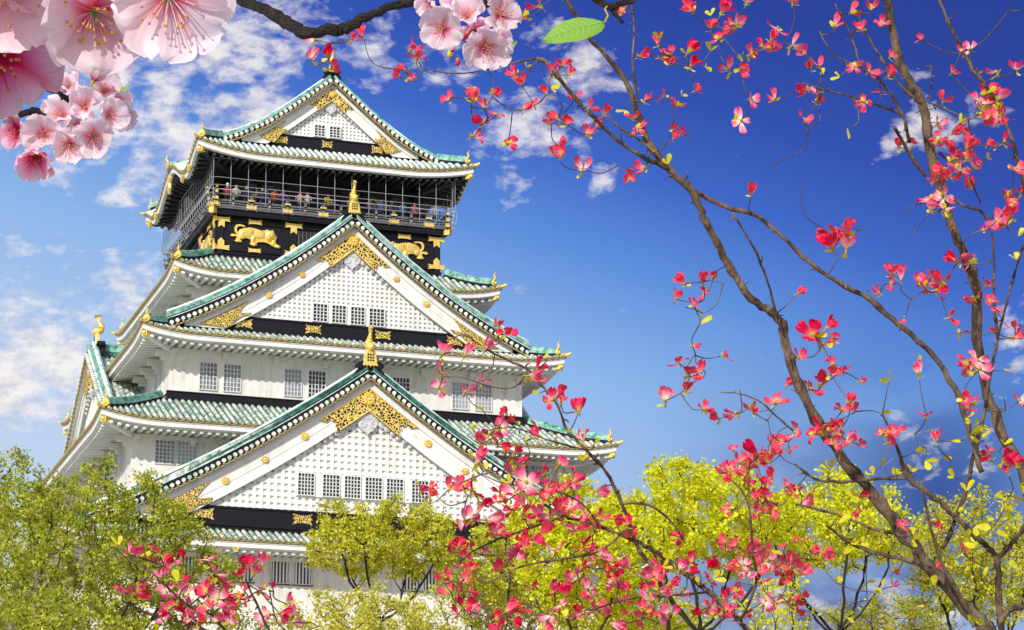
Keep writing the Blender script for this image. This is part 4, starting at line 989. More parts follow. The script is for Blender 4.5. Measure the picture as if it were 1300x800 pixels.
PM = dict(red=petal_mat('dogwood_red_bract', [(0.0, (.80, .58, .12)), (.18, (.84, .25, .20)), (.45, (.88, .035, .13)), (1.0, (.74, .006, .06))]),
          pink=petal_mat('dogwood_pink_bract', [(0.0, (.85, .78, .35)), (.18, (.95, .72, .66)), (.5, (.93, .30, .42)), (1.0, (.86, .05, .20))]),
          cherry=petal_mat('cherry_pale_petal', [(0.0, (.78, .02, .12)), (.14, (.88, .22, .34)), (.36, (.90, .66, .76)), (1.0, (.93, .84, .90))], transl=.5, vein=.22),
          magenta=petal_mat('cherry_magenta_petal', [(0.0, (.50, .002, .06)), (.24, (.74, .03, .20)), (.48, (.88, .28, .52)), (1.0, (.94, .78, .87))], transl=.5, vein=.35))
class PB:
    """petal builder with uv"""
    def __init__(s): s.v = []; s.f = []; s.uv = []; s.m = []
    def petal(s, base, d, up, L, W, cup, tip, rng, k=0, nu=7, nv=8, notch=.12, base_w=.12, ruffle=.04, thick=0):
        """d: outward direction, up: inner-face normal; cup lifts the tip, tip curls it back"""
        d = d.normalized(); up = (up-d*up.dot(d)).normalized(); sd_ = d.cross(up); o = len(s.v); ph = rng.uniform(0, 6.28); ph2 = rng.uniform(0, 6.28)
        for j in range(nv+1):
            t = j/nv
            w = W*(base_w+(1-base_w)*math.sin(math.pi*min(1, t*.62+.02))**1.0)
            if t > .78: w *= math.sqrt(max(0.02, 1-((t-.78)/.24)**2))
            for i in range(nu+1):
                a = i/nu*2-1
                l = L*(t-notch*max(0, 1-abs(a)*2.6)*t**6+.02*math.sin(9*a+ph)*t)
                h = L*(cup*t*t-tip*max(0, t-.6)**2*3)+W*.55*a*a*cup*1.2*t+ruffle*L*math.sin(5*a+ph2+3*t)*t*t
                p = base+d*(l*(1-.18*cup*t))+sd_*(a*w)+up*h
                s.v.append(tuple(p)); s.uv.append((a*.5+.5, t))
        n = nu+1
        for j in range(nv):
            for i in range(nu): a = o+j*n+i; s.f.append((a, a+1, a+n+1, a+n)); s.m.append(k)
    def build(s, name, mats, parent=None):
        me = bpy.data.meshes.new(name); me.from_pydata(s.v, [], s.f); ul = me.uv_layers.new(name='uv')
        idx = np.zeros(len(me.loops), dtype=np.int32); me.loops.foreach_get('vertex_index', idx); ul.data.foreach_set('uv', np.array(s.uv, dtype=np.float32)[idx].ravel())
        for m in mats: me.materials.append(m)
        me.polygons.foreach_set('material_index', np.array(s.m, dtype=np.int32)); me.polygons.foreach_set('use_smooth', np.ones(len(s.f), dtype=bool)); me.update()
        return me
def add_raw(pb, mb, k):
    o = len(pb.v); pb.v += [tuple(v) for v in mb.v]; pb.uv += [(0, 0)]*len(mb.v); pb.f += [tuple(i+o for i in f) for f in mb.f]; pb.m += [k]*len(mb.f)
def dogwood_mesh(rng, kind, openness, nb=4):
    """four notched bracts around a small green head; axis +z, unit radius"""
    pb = PB(); a0 = rng.uniform(0, 1.5)
    for i in range(nb):
        a = a0+i*2*math.pi/4+rng.uniform(-.15, .15); d = Vector((math.cos(a), math.sin(a), 0)); el = openness+rng.uniform(-.25, .25)
        dd = d*math.cos(el)+Vector((0, 0, math.sin(el))); up = Vector((0, 0, math.cos(el)))-d*math.sin(el)
        pb.petal(dd*.08, dd, up, rng.uniform(.75, 1.25), rng.uniform(.28, .50), rng.uniform(.1, .5), rng.uniform(-.3, .7), rng, 0, notch=rng.uniform(.08, .2), ruffle=rng.uniform(.04, .16))
    mb = MB(); mb.ball((0, 0, .06), .16, 7, (1, 1, .8)); mb.tube([(0, 0, .02), (0.02, 0, -.3), (.03, .02, -.55)], [.09, .055, .035], 5); add_raw(pb, mb, 1)
    for i in range(rng.integers(1, 3)):                          # young leaves below the bracts
        a = rng.uniform(0, 6.28); el = rng.uniform(-.7, .4); d = Vector((math.cos(a)*math.cos(el), math.sin(a)*math.cos(el), math.sin(el)))
        pb.petal(Vector((0, 0, -.2)), d, Vector((0, 0, 1)), rng.uniform(.5, .8), rng.uniform(.15, .22), .3, .2, rng, 2, nu=3, nv=5, notch=-.15, base_w=.1)
    return pb.build('blossom', [PM[kind], M['calyx'], M['yleaf']])
DW = {}
rngd = np.random.default_rng(77)
for kind in ('red', 'pink'):
    DW[kind] = [dogwood_mesh(rngd, kind, o, nb) for o, nb in ((.35, 4), (.7, 4), (1.0, 4), (.15, 4), (.8, 3), (.5, 3), (1.15, 3), (.3, 2), (.6, 2), (.9, 3), (1.2, 4), (.0, 3), (-.3, 4), (.4, 3))]
def leafpair_mesh(rng):
    pb = PB()
    for i in range(2):
        a = rng.uniform(0, 6.28); d = Vector((math.cos(a), math.sin(a), rng.uniform(.1, .9)))
        pb.petal(Vector((0, 0, 0)), d, Vector((0, 0, 1)), rng.uniform(.7, 1.0), rng.uniform(.2, .28), .25, .3, rng, 0, nu=3, nv=6, notch=-.18, base_w=.1, ruffle=.03)
    return pb.build('young_leaves', [M['yleaf']])
LP = [leafpair_mesh(rngd) for _ in range(6)]
def smooth_path(P, R_, n=5):
    """Catmull-Rom through points"""
    P = [np.array(p, float) for p in P]; out = []; rad = []
    for i in range(len(P)-1):
        p0 = P[max(i-1, 0)]; p1 = P[i]; p2 = P[i+1]; p3 = P[min(i+2, len(P)-1)]
        for j in range(n):
            t = j/n; out.append(.5*((2*p1)+(-p0+p2)*t+(2*p0-5*p1+4*p2-p3)*t*t+(-p0+3*p1-3*p2+p3)*t**3)); rad.append(R_[i]*(1-t)+R_[i+1]*t)
    out.append(P[-1]); rad.append(R_[-1]); return out, rad
def clusters(rng, B):
    out = []
    for b in B:
        if b[2] < 11.5: out.append(b); continue
        n = 3 if b[2] < 16 else 4; a0 = rng.uniform(0, 6.28)
        for i in range(n):
            a = a0+i*6.28/n; out.append((b[0]+b[2]*.62*math.cos(a), b[1]+b[2]*.50*math.sin(a), b[2]*rng.uniform(.52, .72))+((1,) if len(b) > 3 and rng.uniform() < .5 else (0,)))
    return out
def dogwood(label, dist, branches, blossoms, leaves, base_px, seed, trunk_r=.05, depth_var=.35, limb_bottom=None):
    """branches: lists of (px, py, width px[, extra distance]); blossoms: (px, py, radius px)"""
    rng = np.random.default_rng(seed); base = at(base_px[0], base_px[1], dist); base[2] = -.02; blossoms = clusters(rng, blossoms)
    root = empty('dogwood_tree', tuple(base), label, 'dogwood', 'pink dogwoods in front of the viewpoint'); B = Vector(base)
    mb = MB(); skel = []; s = dist/FPX
    for bi, br in enumerate(branches):
        off = rng.uniform(-depth_var, depth_var)*.5
        P = [at(b[0], b[1], dist+(b[3] if len(b) > 3 else 0)+off*min(1, i/3)) for i, b in enumerate(br)]; R_ = [(min(b[2], 17)+max(0, b[2]-17)*.45)*.40*s for b in br]
        path, rad = smooth_path(P, R_)
        path = [p+rng.normal(0, 1, 3)*r*.22 for p, r in zip(path, rad)]
        rad = [r*rng.uniform(.85, 1.12) for r in rad]
        for k_ in range(3, len(rad)-2, rng.integers(4, 8)): rad[k_] *= 1.22
        mb.tube([Vector(p)-B for p in path], rad, 9 if R_[0] > .008 else 6); skel += path
        for k_ in range(2, len(path)-1):                             # broken spurs and knots
            if rng.uniform() < .30:
                u = rng.normal(0, 1, 3); u /= np.linalg.norm(u); p = path[k_]; l = rng.uniform(2, 9)*s+rad[k_]
                mb.tube([Vector(p)-B, Vector(p+u*l*.6)-B, Vector(p+u*l+rng.normal(0, 1, 3)*l*.15)-B], [min(rad[k_]*.8, .006), .0026, .0016], 5)
                if rng.uniform() < .4: mb.ball(Vector(p+u*rad[k_]*.55)-B, rad[k_]*.62, 7)
    # main stem down to the ground
    e = at(branches[0][0][0], branches[0][0][1], dist)
    P, R_ = smooth_path([base+np.array([0, 0, -.1]), base*.6+e*.4+np.array([.05, 0, 0]), e], [trunk_r*1.25, trunk_r, branches[0][0][2]*.5*s*1.05]); mb.tube([Vector(p)-B for p in P], R_, 10)
    for br in branches[1:]:                                          # limbs that leave the frame at the bottom run on to the stem
        if br[0][1] >= 795:
            e2 = at(br[0][0], br[0][1], dist); j = base*.45+e*.55; P, R_ = smooth_path([j, (j+e2)/2+np.array([0, 0, -.15]), e2], [trunk_r*.6, br[0][2]*.5*s*1.1, br[0][2]*.5*s]); mb.tube([Vector(p)-B for p in P], R_, 7)
    S = [np.array(p) for p in skel]
    # twigs out to every blossom, nearest first
    items = [(b, 'b') for b in blossoms]+[(l, 'l') for l in leaves]; pos = []
    for (b, k) in items:
        pos.append(at(b[0], b[1], dist+rng.uniform(-depth_var, depth_var)*.5))
    todo = list(range(len(items))); SA = np.array(S)
    dmin = [np.linalg.norm(SA-pos[i], axis=1) for i in todo]; best = {i: (d.min(), SA[d.argmin()]) for i, d in zip(todo, dmin)}
    tw = MB(); dirs = {}
    while todo:
        i = min(todo, key=lambda q: best[q][0]); todo.remove(i); a = best[i][1]; p = pos[i]; L = np.linalg.norm(p-a)
        mid = (a+p)/2+rng.normal(0, 1, 3)*L*.12+np.array([0, 0, -L*.06]); path, rad = smooth_path([a, mid, p], [.0022+.0018*min(1, L), .0018, .0013], 6)
        tw.tube([Vector(q)-B for q in path], rad, 5); dirs[i] = (p-mid)/(np.linalg.norm(p-mid)+1e-6)
        for q in path[2:]:
            for t in todo:
                d = np.linalg.norm(q-pos[t])
                if d < best[t][0]: best[t] = (d, q)
    o_ = len(mb.v); mb.v += tw.v; mb.f += [tuple(i+o_ for i in f) for f in tw.f]; mb.m += tw.m; mb.build('branches', M['wood'], root, smooth=True)
    order = sorted(range(len(items)), key=lambda i: -items[i][0][2]); nb = 0; nl = 0; rest = PB(); restk = None
    for i in order:
        b, k = items[i]; r = b[2]*s*((1.45 if b[1] < 420 else 1.55) if k == 'b' else 1.45); d = Vector(dirs[i])*.4+Vector((rng.normal(0, .4), rng.normal(-.35, .4), rng.uniform(.0, .8))); q = d.to_track_quat('Z', 'Y') @ Matrix.Rotation(rng.uniform(0, 6.28), 3, 'Z').to_quaternion()
        if k == 'b':
            kind = 'pink' if (b[3] if len(b) > 3 else rng.uniform() < .5) else 'red'; me = DW[kind][rng.integers(0, len(DW[kind]))]; nm = 'blossom'; nb += 1
            if nb > 100: rest_add(rest, me, pos[i]-base, q, r); continue
        else:
            me = LP[rng.integers(0, 6)]; nm = 'young_leaves'; nl += 1
            if nl > 98: continue
        o = bpy.data.objects.new(nm, me); col.objects.link(o); o.parent = root; o.location = Vector(pos[i])-B; o.rotation_mode = 'QUATERNION'; o.rotation_quaternion = q; o.scale = (r, r*rng.uniform(.8, 1.1), r*rng.uniform(.9, 1.2))
    if rest.v:
        me = rest.build('smaller_blossoms', [PM['red'], M['calyx'], M['yleaf']]); o = bpy.data.objects.new('smaller_blossoms', me); col.objects.link(o); o.parent = root; o['kind'] = 'stuff'
    return root
def rest_add(pb, me, loc, q, r):
    o = len(pb.v); uv = me.uv_layers[0].data; vu = {}
    for l in me.loops: vu[l.vertex_index] = tuple(uv[l.index].uv)
    for v in me.vertices: pb.v.append(tuple(Vector(loc)+(q @ v.co)*r)); pb.uv.append(vu.get(v.index, (0, 0)))
    for p in me.polygons: pb.f.append(tuple(i+o for i in p.vertices)); pb.m.append(p.material_index)
BR = [
 [(1262, 806, 30), (1240, 788, 28), (1200, 742, 26), (1150, 682, 24), (1110, 630, 20), (1070, 582, 18), (1040, 540, 17), (1015, 490, 16), (1000, 445, 15), (988, 406, 14), (960, 385, 12), (930, 345, 12), (905, 300, 11), (890, 270, 11), (877, 242, 12), (850, 216, 12), (822, 178, 11), (805, 132, 9), (790, 95, 8), (745, 45, 6.5), (720, 0, 6), (700, -40, 5)],
 [(1330, 812, 20), (1318, 690, 19), (1300, 604, 18), (1270, 545, 17), (1250, 492, 16), (1240, 430, 17), (1240, 375, 17), (1225, 325, 14), (1205, 275, 15), (1188, 218, 16), (1178, 170, 17), (1170, 132, 16), (1150, 95, 14), (1135, 50, 13), (1127, 0, 13), (1122, -40, 12)],
 [(1245, 600, 8), (1228, 535, 9), (1210, 490, 9), (1180, 447, 9), (1150, 420, 9), (1105, 382, 9), (1050, 350, 7.5), (1000, 308, 7), (962, 275, 7), (920, 262, 7), (877, 242, 8)],
 [(850, 216, 7), (800, 190, 6), (760, 156, 6), (730, 125, 6), (700, 87, 7), (682, 74, 7)],
 [(810, 130, 4), (803, 80, 3.5), (805, 40, 3), (800, -10, 3)],
 [(682, 74, 4), (650, 80, 2.4), (600, 92, 2.2), (560, 92, 2), (540, 85, 1.6)],
 [(1300, 235, 6), (1280, 165, 6), (1258, 118, 6), (1235, 88, 6), (1215, 50, 5), (1200, 18, 4.5), (1188, -10, 4)],
 [(1271, 806, 11), (1268, 760, 11), (1266, 709, 10), (1250, 691, 9), (1215, 660, 8), (1194, 637, 8), (1155, 607, 9), (1135, 560, 4), (1120, 525, 2.4)],
 [(1197, 697, 7), (1213, 660, 7), (1229, 611, 7), (1240, 560, 6), (1250, 520, 6), (1258, 470, 5), (1266, 430, 5), (1262, 390, 4.5), (1262, 330, 4), (1258, 290, 3.5), (1245, 268, 5), (1225, 262, 4), (1208, 250, 4)],
 [(1266, 430, 4), (1278, 385, 4), (1290, 340, 3.5), (1300, 310, 3)],
 [(1266, 709, 8), (1285, 690, 8), (1302, 668, 8), (1320, 640, 7)],
 [(1300, 770, 10), (1280, 776, 9), (1270, 790, 8)],
 [(1155, 607, 5), (1110, 608, 5), (1070, 612, 5), (1035, 608, 4), (1010, 590, 3)],
 [(1150, 682, 6), (1110, 672, 5), (1080, 660, 4), (1050, 650, 4), (1010, 640, 3)],
 [(1200, 742, 9), (1165, 715, 8), (1120, 704, 7), (1080, 690, 5), (1050, 668, 4)],
 [(1240, 788, 8), (1215, 750, 8), (1190, 700, 6), (1175, 640, 4), (1165, 610, 3)],
 [(1170, 132, 5), (1140, 105, 4.5), (1110, 60, 3.5), (1090, 20, 3), (1080, -5, 2.5)],
 [(1155, 180, 6), (1145, 145, 6), (1120, 105, 4), (1095, 85, 3.5), (1080, 45, 3), (1060, 5, 2.5)],
 [(1145, 145, 4), (1105, 130, 3.5), (1070, 120, 3), (1040, 112, 2.5), (1020, 105, 2)],
 [(1095, 85, 2.5), (1060, 70, 2), (1040, 40, 1.8)],
 [(1174, 222, 6), (1160, 205, 6), (1146, 180, 6), (1135, 162, 6)],
 [(1178, 130, 3), (1200, 138, 3), (1230, 152, 2.5)],
 [(1180, 125, 3), (1183, 105, 2), (1182, 82, 1.8)],
 [(1190, 190, 3), (1205, 205, 2.5), (1225, 215, 2.5), (1245, 258, 3)],
 [(988, 406, 4), (975, 360, 3.5), (960, 320, 4), (945, 295, 3), (930, 270, 3.5)],
 [(845, 205, 4), (815, 180, 3.5), (785, 160, 3), (765, 140, 2.5)],
 [(1008, 548, 3), (985, 528, 3), (965, 510, 2.5), (940, 500, 2), (915, 498, 1.5)],
]
BL = [(521,63,9),(529,75,9),(513,95,12,1),(400,51,10),(461,46,8),(447,50,8),(396,75,10),(416,72,11),(420,88,9),(686,8,11),(669,20,11),(570,127,9),(600,127,11),(615,137,9),(630,145,8),(612,157,10),(600,173,11,1),(627,118,8),(655,94,8),(662,108,9),(702,92,10),(714,84,9),(722,95,8),(694,120,8),(678,134,9),(664,139,8),(708,151,9),(696,158,8),(720,158,9),(745,170,9),(757,161,8),(645,183,11),(708,191,12,1),(729,122,8),(748,137,9),(767,145,8),(819,128,9),(805,151,9,1),(811,163,8),(740,215,10),(800,228,9),(818,214,9),(812,72,9),(792,13,9),
 (835,56,9),(846,75,14,1),(874,66,11),(877,84,10),(883,115,8),(843,121,7),(861,131,8),(858,171,12),(941,153,10,1),(953,125,10),(878,14,11),(916,16,11),(903,36,9),(912,50,10),(936,31,11,1),(925,88,10),(941,88,9,1),(951,70,9),(930,31,10),(918,45,9),(976,58,14,1),(987,36,10),(1006,58,11,1),(955,67,8),(1029,88,8),(1041,84,9),(984,125,9,1),(1025,115,10),(1040,118,10,1),(1022,152,9,1),(1059,33,10),(1080,16,9),(1106,12,8),(948,4,10,1),(1006,3,9),(1103,91,9),(1128,97,9),(1118,117,9),(1097,130,8),(1130,72,8),(1141,187,9),(1152,180,9),(1119,30,7),(1197,129,9),(1190,157,10),(1191,178,8),(1231,63,10,1),(1265,92,11),(1291,89,10,1),(1256,128,20,1),(1230,170,11),(1262,152,13,1),(1275,180,11),(1219,196,17,1),(1208,215,19,1),(1191,228,14,1),(1236,214,11,1),(1290,214,11),(1288,247,13,1),(954,247,9),
 (1066,308,21,1),(1078,288,9,1),(1136,355,13,1),(1186,360,17,1),(1204,404,9),(1148,405,5),(1191,258,18,1),(1224,330,15,1),(1236,378,10),(1252,362,9),(1274,278,16),(1292,424,14),(1266,394,5),(870,360,9),(892,358,9),(858,380,9),(862,461,8),(873,477,9),(870,497,10),(889,473,9),(845,509,11),(918,451,8),(935,524,10),(912,532,8,1),(1046,428,22,1),(1014,454,8),(1060,470,14),(1047,484,11),(1029,494,10),(986,509,9),(1078,518,15),(1061,545,13,1),(1166,476,10),(1235,464,16,1),(1230,512,14,1),(1294,508,10),(1128,552,12),(1010,549,11,1),(1036,550,11),
 (985,565,13,1),(1066,560,15,1),(970,582,16),(950,588,13),(921,600,13,1),(942,593,13),(972,611,12),(963,632,13,1),(970,648,14),(1005,620,12),(1017,640,11,1),(1092,649,8),(1127,562,9),(1134,548,9),(1187,560,9),(1253,579,12),(1281,593,15),(1194,674,8),(1225,704,9),(1187,723,8),(1140,723,8),(996,721,15,1),(942,722,11),(966,737,10),(972,762,11,1),(921,775,10),(936,760,11,1),(1000,690,9)]
def around(rng, pts, n, spread):
    out = []
    for _ in range(n):
        b = pts[rng.integers(0, len(pts))]; out.append((b[0]+rng.normal(0, spread), b[1]+rng.normal(0, spread), rng.uniform(6, 10)))
    return out
rl_ = np.random.default_rng(9)
LV = [(888,412,13),(893,398,9),(918,360,7),(950,358,8),(870,390,6),(1128,486,12),(1232,552,14),(1230,300,8),(1146,268,7),(1164,290,6),(1165,298,6),(1102,290,7),(1118,525,12),(1227,530,12),(1238,545,14),(1258,545,11),(1284,472,9),(1273,503,8),(1276,520,8),(1066,98,9),(1083,40,8),(1073,52,8),(1255,150,14),(1268,140,12),(1245,140,11),(1215,205,9),(1292,330,10),(1293,300,12),(1190,560,14),(1175,585,12),(1240,560,12),(1064,665,15),(1040,706,15),(972,697,15),(1158,600,11),(1245,662,13),(1280,680,13),(1215,650,9),(793,140,10),(828,190,9),(842,188,8),(785,210,7),(848,208,9),(715,38,8),(598,136,6),(895,85,10),(902,65,11),(943,78,9),(1295,13,5),(1281,13,5),(1217,14,5),(994,200,5),(1018,236,6),(978,209,4),(1130,700,10),(1160,770,12),(1100,740,11)]+around(rl_, BL, 45, 14)+[(rl_.uniform(1040, 1300), rl_.uniform(560, 800), rl_.uniform(9, 15)) for _ in range(45)]
BL = BL+[(x, y, r*.85) for x, y, r in around(rl_, BL[70:], 55, 22)]+[(rl_.uniform(900, 1060), rl_.uniform(680, 800), rl_.uniform(9, 14)) for _ in range(14)]
dogwood('old pink dogwood whose bare brown limbs cross the deep blue sky on the right', 9.0, BR, BL, LV, (1290, 1200), 21, trunk_r=.085)
BM = [
 [(955, 806, 9), (935, 785, 8), (900, 752, 8), (865, 725, 8), (830, 700, 7), (800, 684, 7), (760, 668, 6), (715, 655, 5), (690, 640, 4)],
 [(850, 806, 7), (845, 760, 7), (830, 722, 7), (812, 700, 7), (800, 668, 6), (790, 640, 6), (770, 600, 5.5), (745, 572, 5), (720, 545, 4.5), (708, 515, 4), (690, 492, 4), (672, 470, 3.5), (640, 455, 4), (612, 440, 3), (590, 425, 2.5), (570, 432, 2)],
 [(672, 470, 2), (652, 492, 2), (620, 490, 2), (590, 480, 1.8), (562, 478, 1.5)],
 [(715, 655, 4), (680, 668, 4), (640, 682, 4), (600, 700, 3), (580, 720, 2.5)],
 [(760, 668, 3), (740, 640, 3), (700, 620, 3), (660, 600, 2.5), (620, 600, 2), (570, 620, 2)],
 [(800, 668, 3), (760, 700, 3.5), (710, 710, 3.5), (660, 720, 3), (620, 740, 2.5)],
 [(900, 752, 4), (850, 756, 4), (800, 760, 3.5), (750, 775, 3)],
 [(940, 790, 5), (960, 740, 4), (955, 700, 3.5), (950, 640, 3), (930, 610, 2.5)],
 [(745, 572, 3), (700, 560, 2.5), (660, 545, 2.2), (630, 540, 2)],
 [(790, 640, 4), (820, 640, 4), (850, 660, 3), (870, 690, 3)],
]
MB_ = [(636,422,13),(562,450,10),(590,452,10),(617,443,9),(562,474,9),(557,493,10),(612,487,11),(590,498,9,1),(672,477,11),(682,470,9),(707,507,12),(735,522,11),(645,532,13),(632,550,14,1),(615,562,11,1),(682,557,10),(740,560,11),(647,577,12,1),(665,590,8),(604,590,11,1),(710,590,10,1),(542,625,12,1),(570,622,9),(587,618,10),(602,626,11),(637,632,14,1),(655,625,11,1),(700,625,14,1),(724,618,13,1),(757,623,11),(660,648,14,1),(720,645,13,1),(590,662,11),(615,660,11),(602,655,10),(685,668,17,1),(700,655,11),(755,662,13,1),(790,665,12),(740,655,11,1),(580,700,13),(594,690,10),(595,718,12),(616,705,9,1),(642,702,11),(660,694,12,1),(640,722,11),(655,712,9,1),(740,694,9),(567,734,13,1),(590,746,12),(572,754,10),(735,736,11,1),(712,760,15,1),(590,776,14,1),(640,786,17),(655,770,12),(738,780,13,1),(760,775,11),(790,758,12),(770,740,10,1),(836,727,13,1),(822,735,9),(864,724,11),(816,786,10),(850,780,11,1),(876,728,9),(936,720,13,1),(948,726,10),(836,752,10),(800,722,10,1),(782,735,9),(920,780,12,1),(880,782,10),(902,770,9),(775,792,11,1),(700,780,11),(680,745,8),(628,678,10),(676,690,11),(705,700,10,1),(668,612,11,1),(690,604,9),(648,604,9),(610,640,9),(820,770,9),(865,752,9,1),(745,720,9),(760,706,9,1),(726,672,10)]
LM_ = [(610,602,9),(598,610,8),(648,604,11),(612,520,9),(600,545,9),(560,475,6),(684,500,8),(690,455,7),(720,550,8),(545,640,7),(600,580,9),(705,565,9),(650,590,10),(740,585,9),(667,560,8),(720,785,14),(793,790,14),(690,720,10),(850,710,10),(905,735,12),(780,690,12)]+around(rl_, MB_, 30, 11)
MB_ = MB_+[(x, y, r*1.1) for x, y, r in around(rl_, MB_[40:], 35, 20)]
dogwood('spreading pink dogwood in full bloom before the castle\'s lower right roofs', 8.6, BM, MB_, LM_, (900, 1250), 22, trunk_r=.04)
BB = [[(300, 808, 6), (262, 800, 5), (232, 790, 5), (205, 784, 5), (180, 776, 4.5), (165, 765, 3)],
      [(290, 808, 5), (268, 780, 4), (240, 770, 4), (212, 745, 3.5), (190, 725, 3), (165, 712, 2.5), (145, 695, 2.5)],
      [(345, 808, 4), (330, 775, 4), (318, 750, 3), (312, 735, 2.5)],
      [(372, 808, 3), (352, 790, 2.5), (345, 765, 2.2), (342, 750, 1.8)], [(240, 770, 3), (262, 750, 2.5), (272, 735, 2), (262, 712, 1.6)]]
BBL = [(162,702,10,1),(176,706,11,1),(196,705,12),(215,712,11),(208,718,9),(230,710,8),(262,709,7),(273,727,11),(192,733,10),(203,730,7),(158,752,12,1),(178,748,12,1),(183,762,10),(211,752,9),(232,755,11,1),(239,742,8),(215,770,13,1),(264,744,10),(268,760,15,1),(286,747,12),(307,756,12,1),(250,782,17,1),(244,792,12,1),(285,772,10),(300,770,11),(313,728,15,1),(329,715,12,1),(331,751,9),(360,784,15,1),(335,783,8),(365,767,7),(218,782,9),(205,784,7),(345,745,5),(372,790,11,1),(290,792,10),(270,790,9,1)]
LBL = [(138,690,12),(150,692,10),(226,738,13),(262,722,6),(189,707,9),(158,765,10),(305,790,12),(300,700,6),(318,762,8),(405,795,10),(395,790,8),(260,790,7)]+around(rl_, BBL, 10, 9)
dogwood('low pink dogwood shrub blooming in front of the broad olive green tree', 6.2, BB, BBL, LBL, (270, 1500), 23, trunk_r=.02, depth_var=.25)

# ---------------------------------------------------------------- cherry tree reaching in at the top left
def cherry_blossom(rng, kind, cup, big=False, npet=5):
    """unit radius, axis +z; returns petals mesh and stamens mesh"""
    pb = PB(); a0 = rng.uniform(0, 6)
    for i in range(npet):
        a = a0+i*2*math.pi/5+rng.uniform(-.1, .1); d = Vector((math.cos(a), math.sin(a), 0)); el = cup+rng.uniform(-.25, .2)+(.06 if i % 2 else 0)
        dd = d*math.cos(el)+Vector((0, 0, math.sin(el))); up = Vector((0, 0, math.cos(el)))-d*math.sin(el)
        pb.petal(dd*.06+Vector((0, 0, .012*i)), dd, up, rng.uniform(.84, 1.08), rng.uniform(.46, .60), rng.uniform(.05, .45), rng.uniform(-.2, .45), rng, 0, nu=14 if big else 9, nv=16 if big else 10, notch=rng.uniform(.05, .12), base_w=.10, ruffle=rng.uniform(.07, .15))
    mb = MB(); mb.ball((0, 0, -.02), .12, 8, (1, 1, .8)); mb.tube([(0, 0, -.05), (0, 0, -.35), (.05, .02, -.9)], [.10, .045, .03], 6); add_raw(pb, mb, 1)
    me = pb.build('blossom', [PM[kind], M['calyx']])
    st = MB(); n = 34 if big else 26
    for i in range(n):
        a = rng.uniform(0, 6.28); sp = rng.uniform(.05, .95)**.6; L = rng.uniform(.40, .62); el = math.pi/2-sp*(1.05 if cup < .6 else .7)
        d = Vector((math.cos(a)*math.cos(el), math.sin(a)*math.cos(el), math.sin(el))); e = d*L+Vector((0, 0, .06)); m_ = d*(L*.5)+Vector((0, 0, .0))
        st.tube([Vector((0, 0, .02)), m_, e], [.011, .009, .008], 4, 0 if kind == 'cherry' else 2); st.ball(e, .028, 5, (1, 1, .8), 1)
    st.tube([(0, 0, 0), (.01, 0, .3), (.0, .02, .5)], [.02, .014, .018], 5, 3); st.ball((0, 0, .05), .07, 6, (1, 1, 1), 3)
    ms = bpy.data.meshes.new('stamens'); ms.from_pydata(st.v, [], st.f)
    for x in (M['fil'], M['anther'], M['fil_r'], M['gleaf']): ms.materials.append(x)
    ms.polygons.foreach_set('material_index', np.array(st.m, dtype=np.int32)); ms.update()
    return me, ms
rc = np.random.default_rng(5)
base = at(-900, 1100, 3.2); base[2] = -.02
cherry = empty('cherry_tree', tuple(base), 'cherry tree with pale pink blossoms on dark branches reaching across the top left', 'cherry tree'); CB = Vector(base)
ct = MB()
def cbranch(pts, n=6):
    P = [at(p[0], p[1], p[2]) for p in pts]; path, rad = smooth_path(P, [p[3] for p in pts], n)
    path = [p+rc.normal(0, 1, 3)*r*.20 for p, r in zip(path, rad)]; rad = [r*rc.uniform(.88, 1.14) for r in rad]; ct.tube([Vector(p)-CB for p in path], rad, 9)
top_ = at(-700, 300, 3.1)
P, R_ = smooth_path([base+np.array([0, 0, -.1]), base*.5+top_*.5+np.array([.05, .03, 0]), top_], [.075, .06, .05], 8); ct.tube([Vector(p)-CB for p in P], R_, 12)
cbranch([(-700, 300, 3.1, .05), (-400, 60, 3.05, .035), (-100, -50, 3.0, .022), (180, -30, 2.9, .010), (300, -2, 2.8, .0058), (333, 10, 2.75, .0058), (360, 26, 2.72, .0068), (384, 41, 2.7, .0062), (415, 40, 2.7, .0055), (440, 36, 2.7, .0058), (455, 28, 2.7, .0050), (486, 12, 2.7, .0046), (525, 3, 2.7, .0046), (560, 10, 2.68, .0042), (600, 14, 2.66, .0038), (640, -8, 2.66, .0034), (700, -20, 2.7, .003), (752, -2, 2.72, .0032), (772, 8, 2.72, .0036), (790, 4, 2.72, .003), (806, 2, 2.72, .002)])
cbranch([(772, 8, 2.72, .003), (782, 18, 2.72, .0022), (790, 28, 2.72, .0018)]); cbranch([(784, 10, 2.72, .0018), (778, 20, 2.72, .0012)])
cbranch([(-700, 300, 3.1, .045), (-300, 200, 2.4, .022), (-60, 110, 1.6, .010), (20, 62, 1.25, .0035), (48, 52, 1.15, .0028), (78, 36, 1.08, .0018), (105, 26, 1.06, .0015)])
cbranch([(-300, 200, 2.4, .02), (-80, 150, 2.3, .009), (30, 112, 2.3, .005), (62, 112, 2.3, .004), (88, 128, 2.3, .003), (110, 140, 2.3, .002)])
cbranch([(-80, 150, 2.3, .006), (20, 145, 2.3, .003), (46, 140, 2.3, .003), (66, 156, 2.3, .002)])
cbranch([(-60, 110, 1.6, .008), (-20, 20, 1.2, .004), (60, -30, 1.05, .003), (200, -40, 1.0, .002)])
cbranch([(-60, 110, 1.6, .006), (-30, 80, 1.2, .003), (-6, 66, 1.05, .002)])
ct.build('branches', M['cbark'], cherry, smooth=True)
def facing(px, py, dist, fx, fy, fz=1.0):
    """axis of a flower seen from the front (fz) and turned right (fx) or down (fy)"""
    return Vector(-FW*fz+RT*fx-UP*fy)
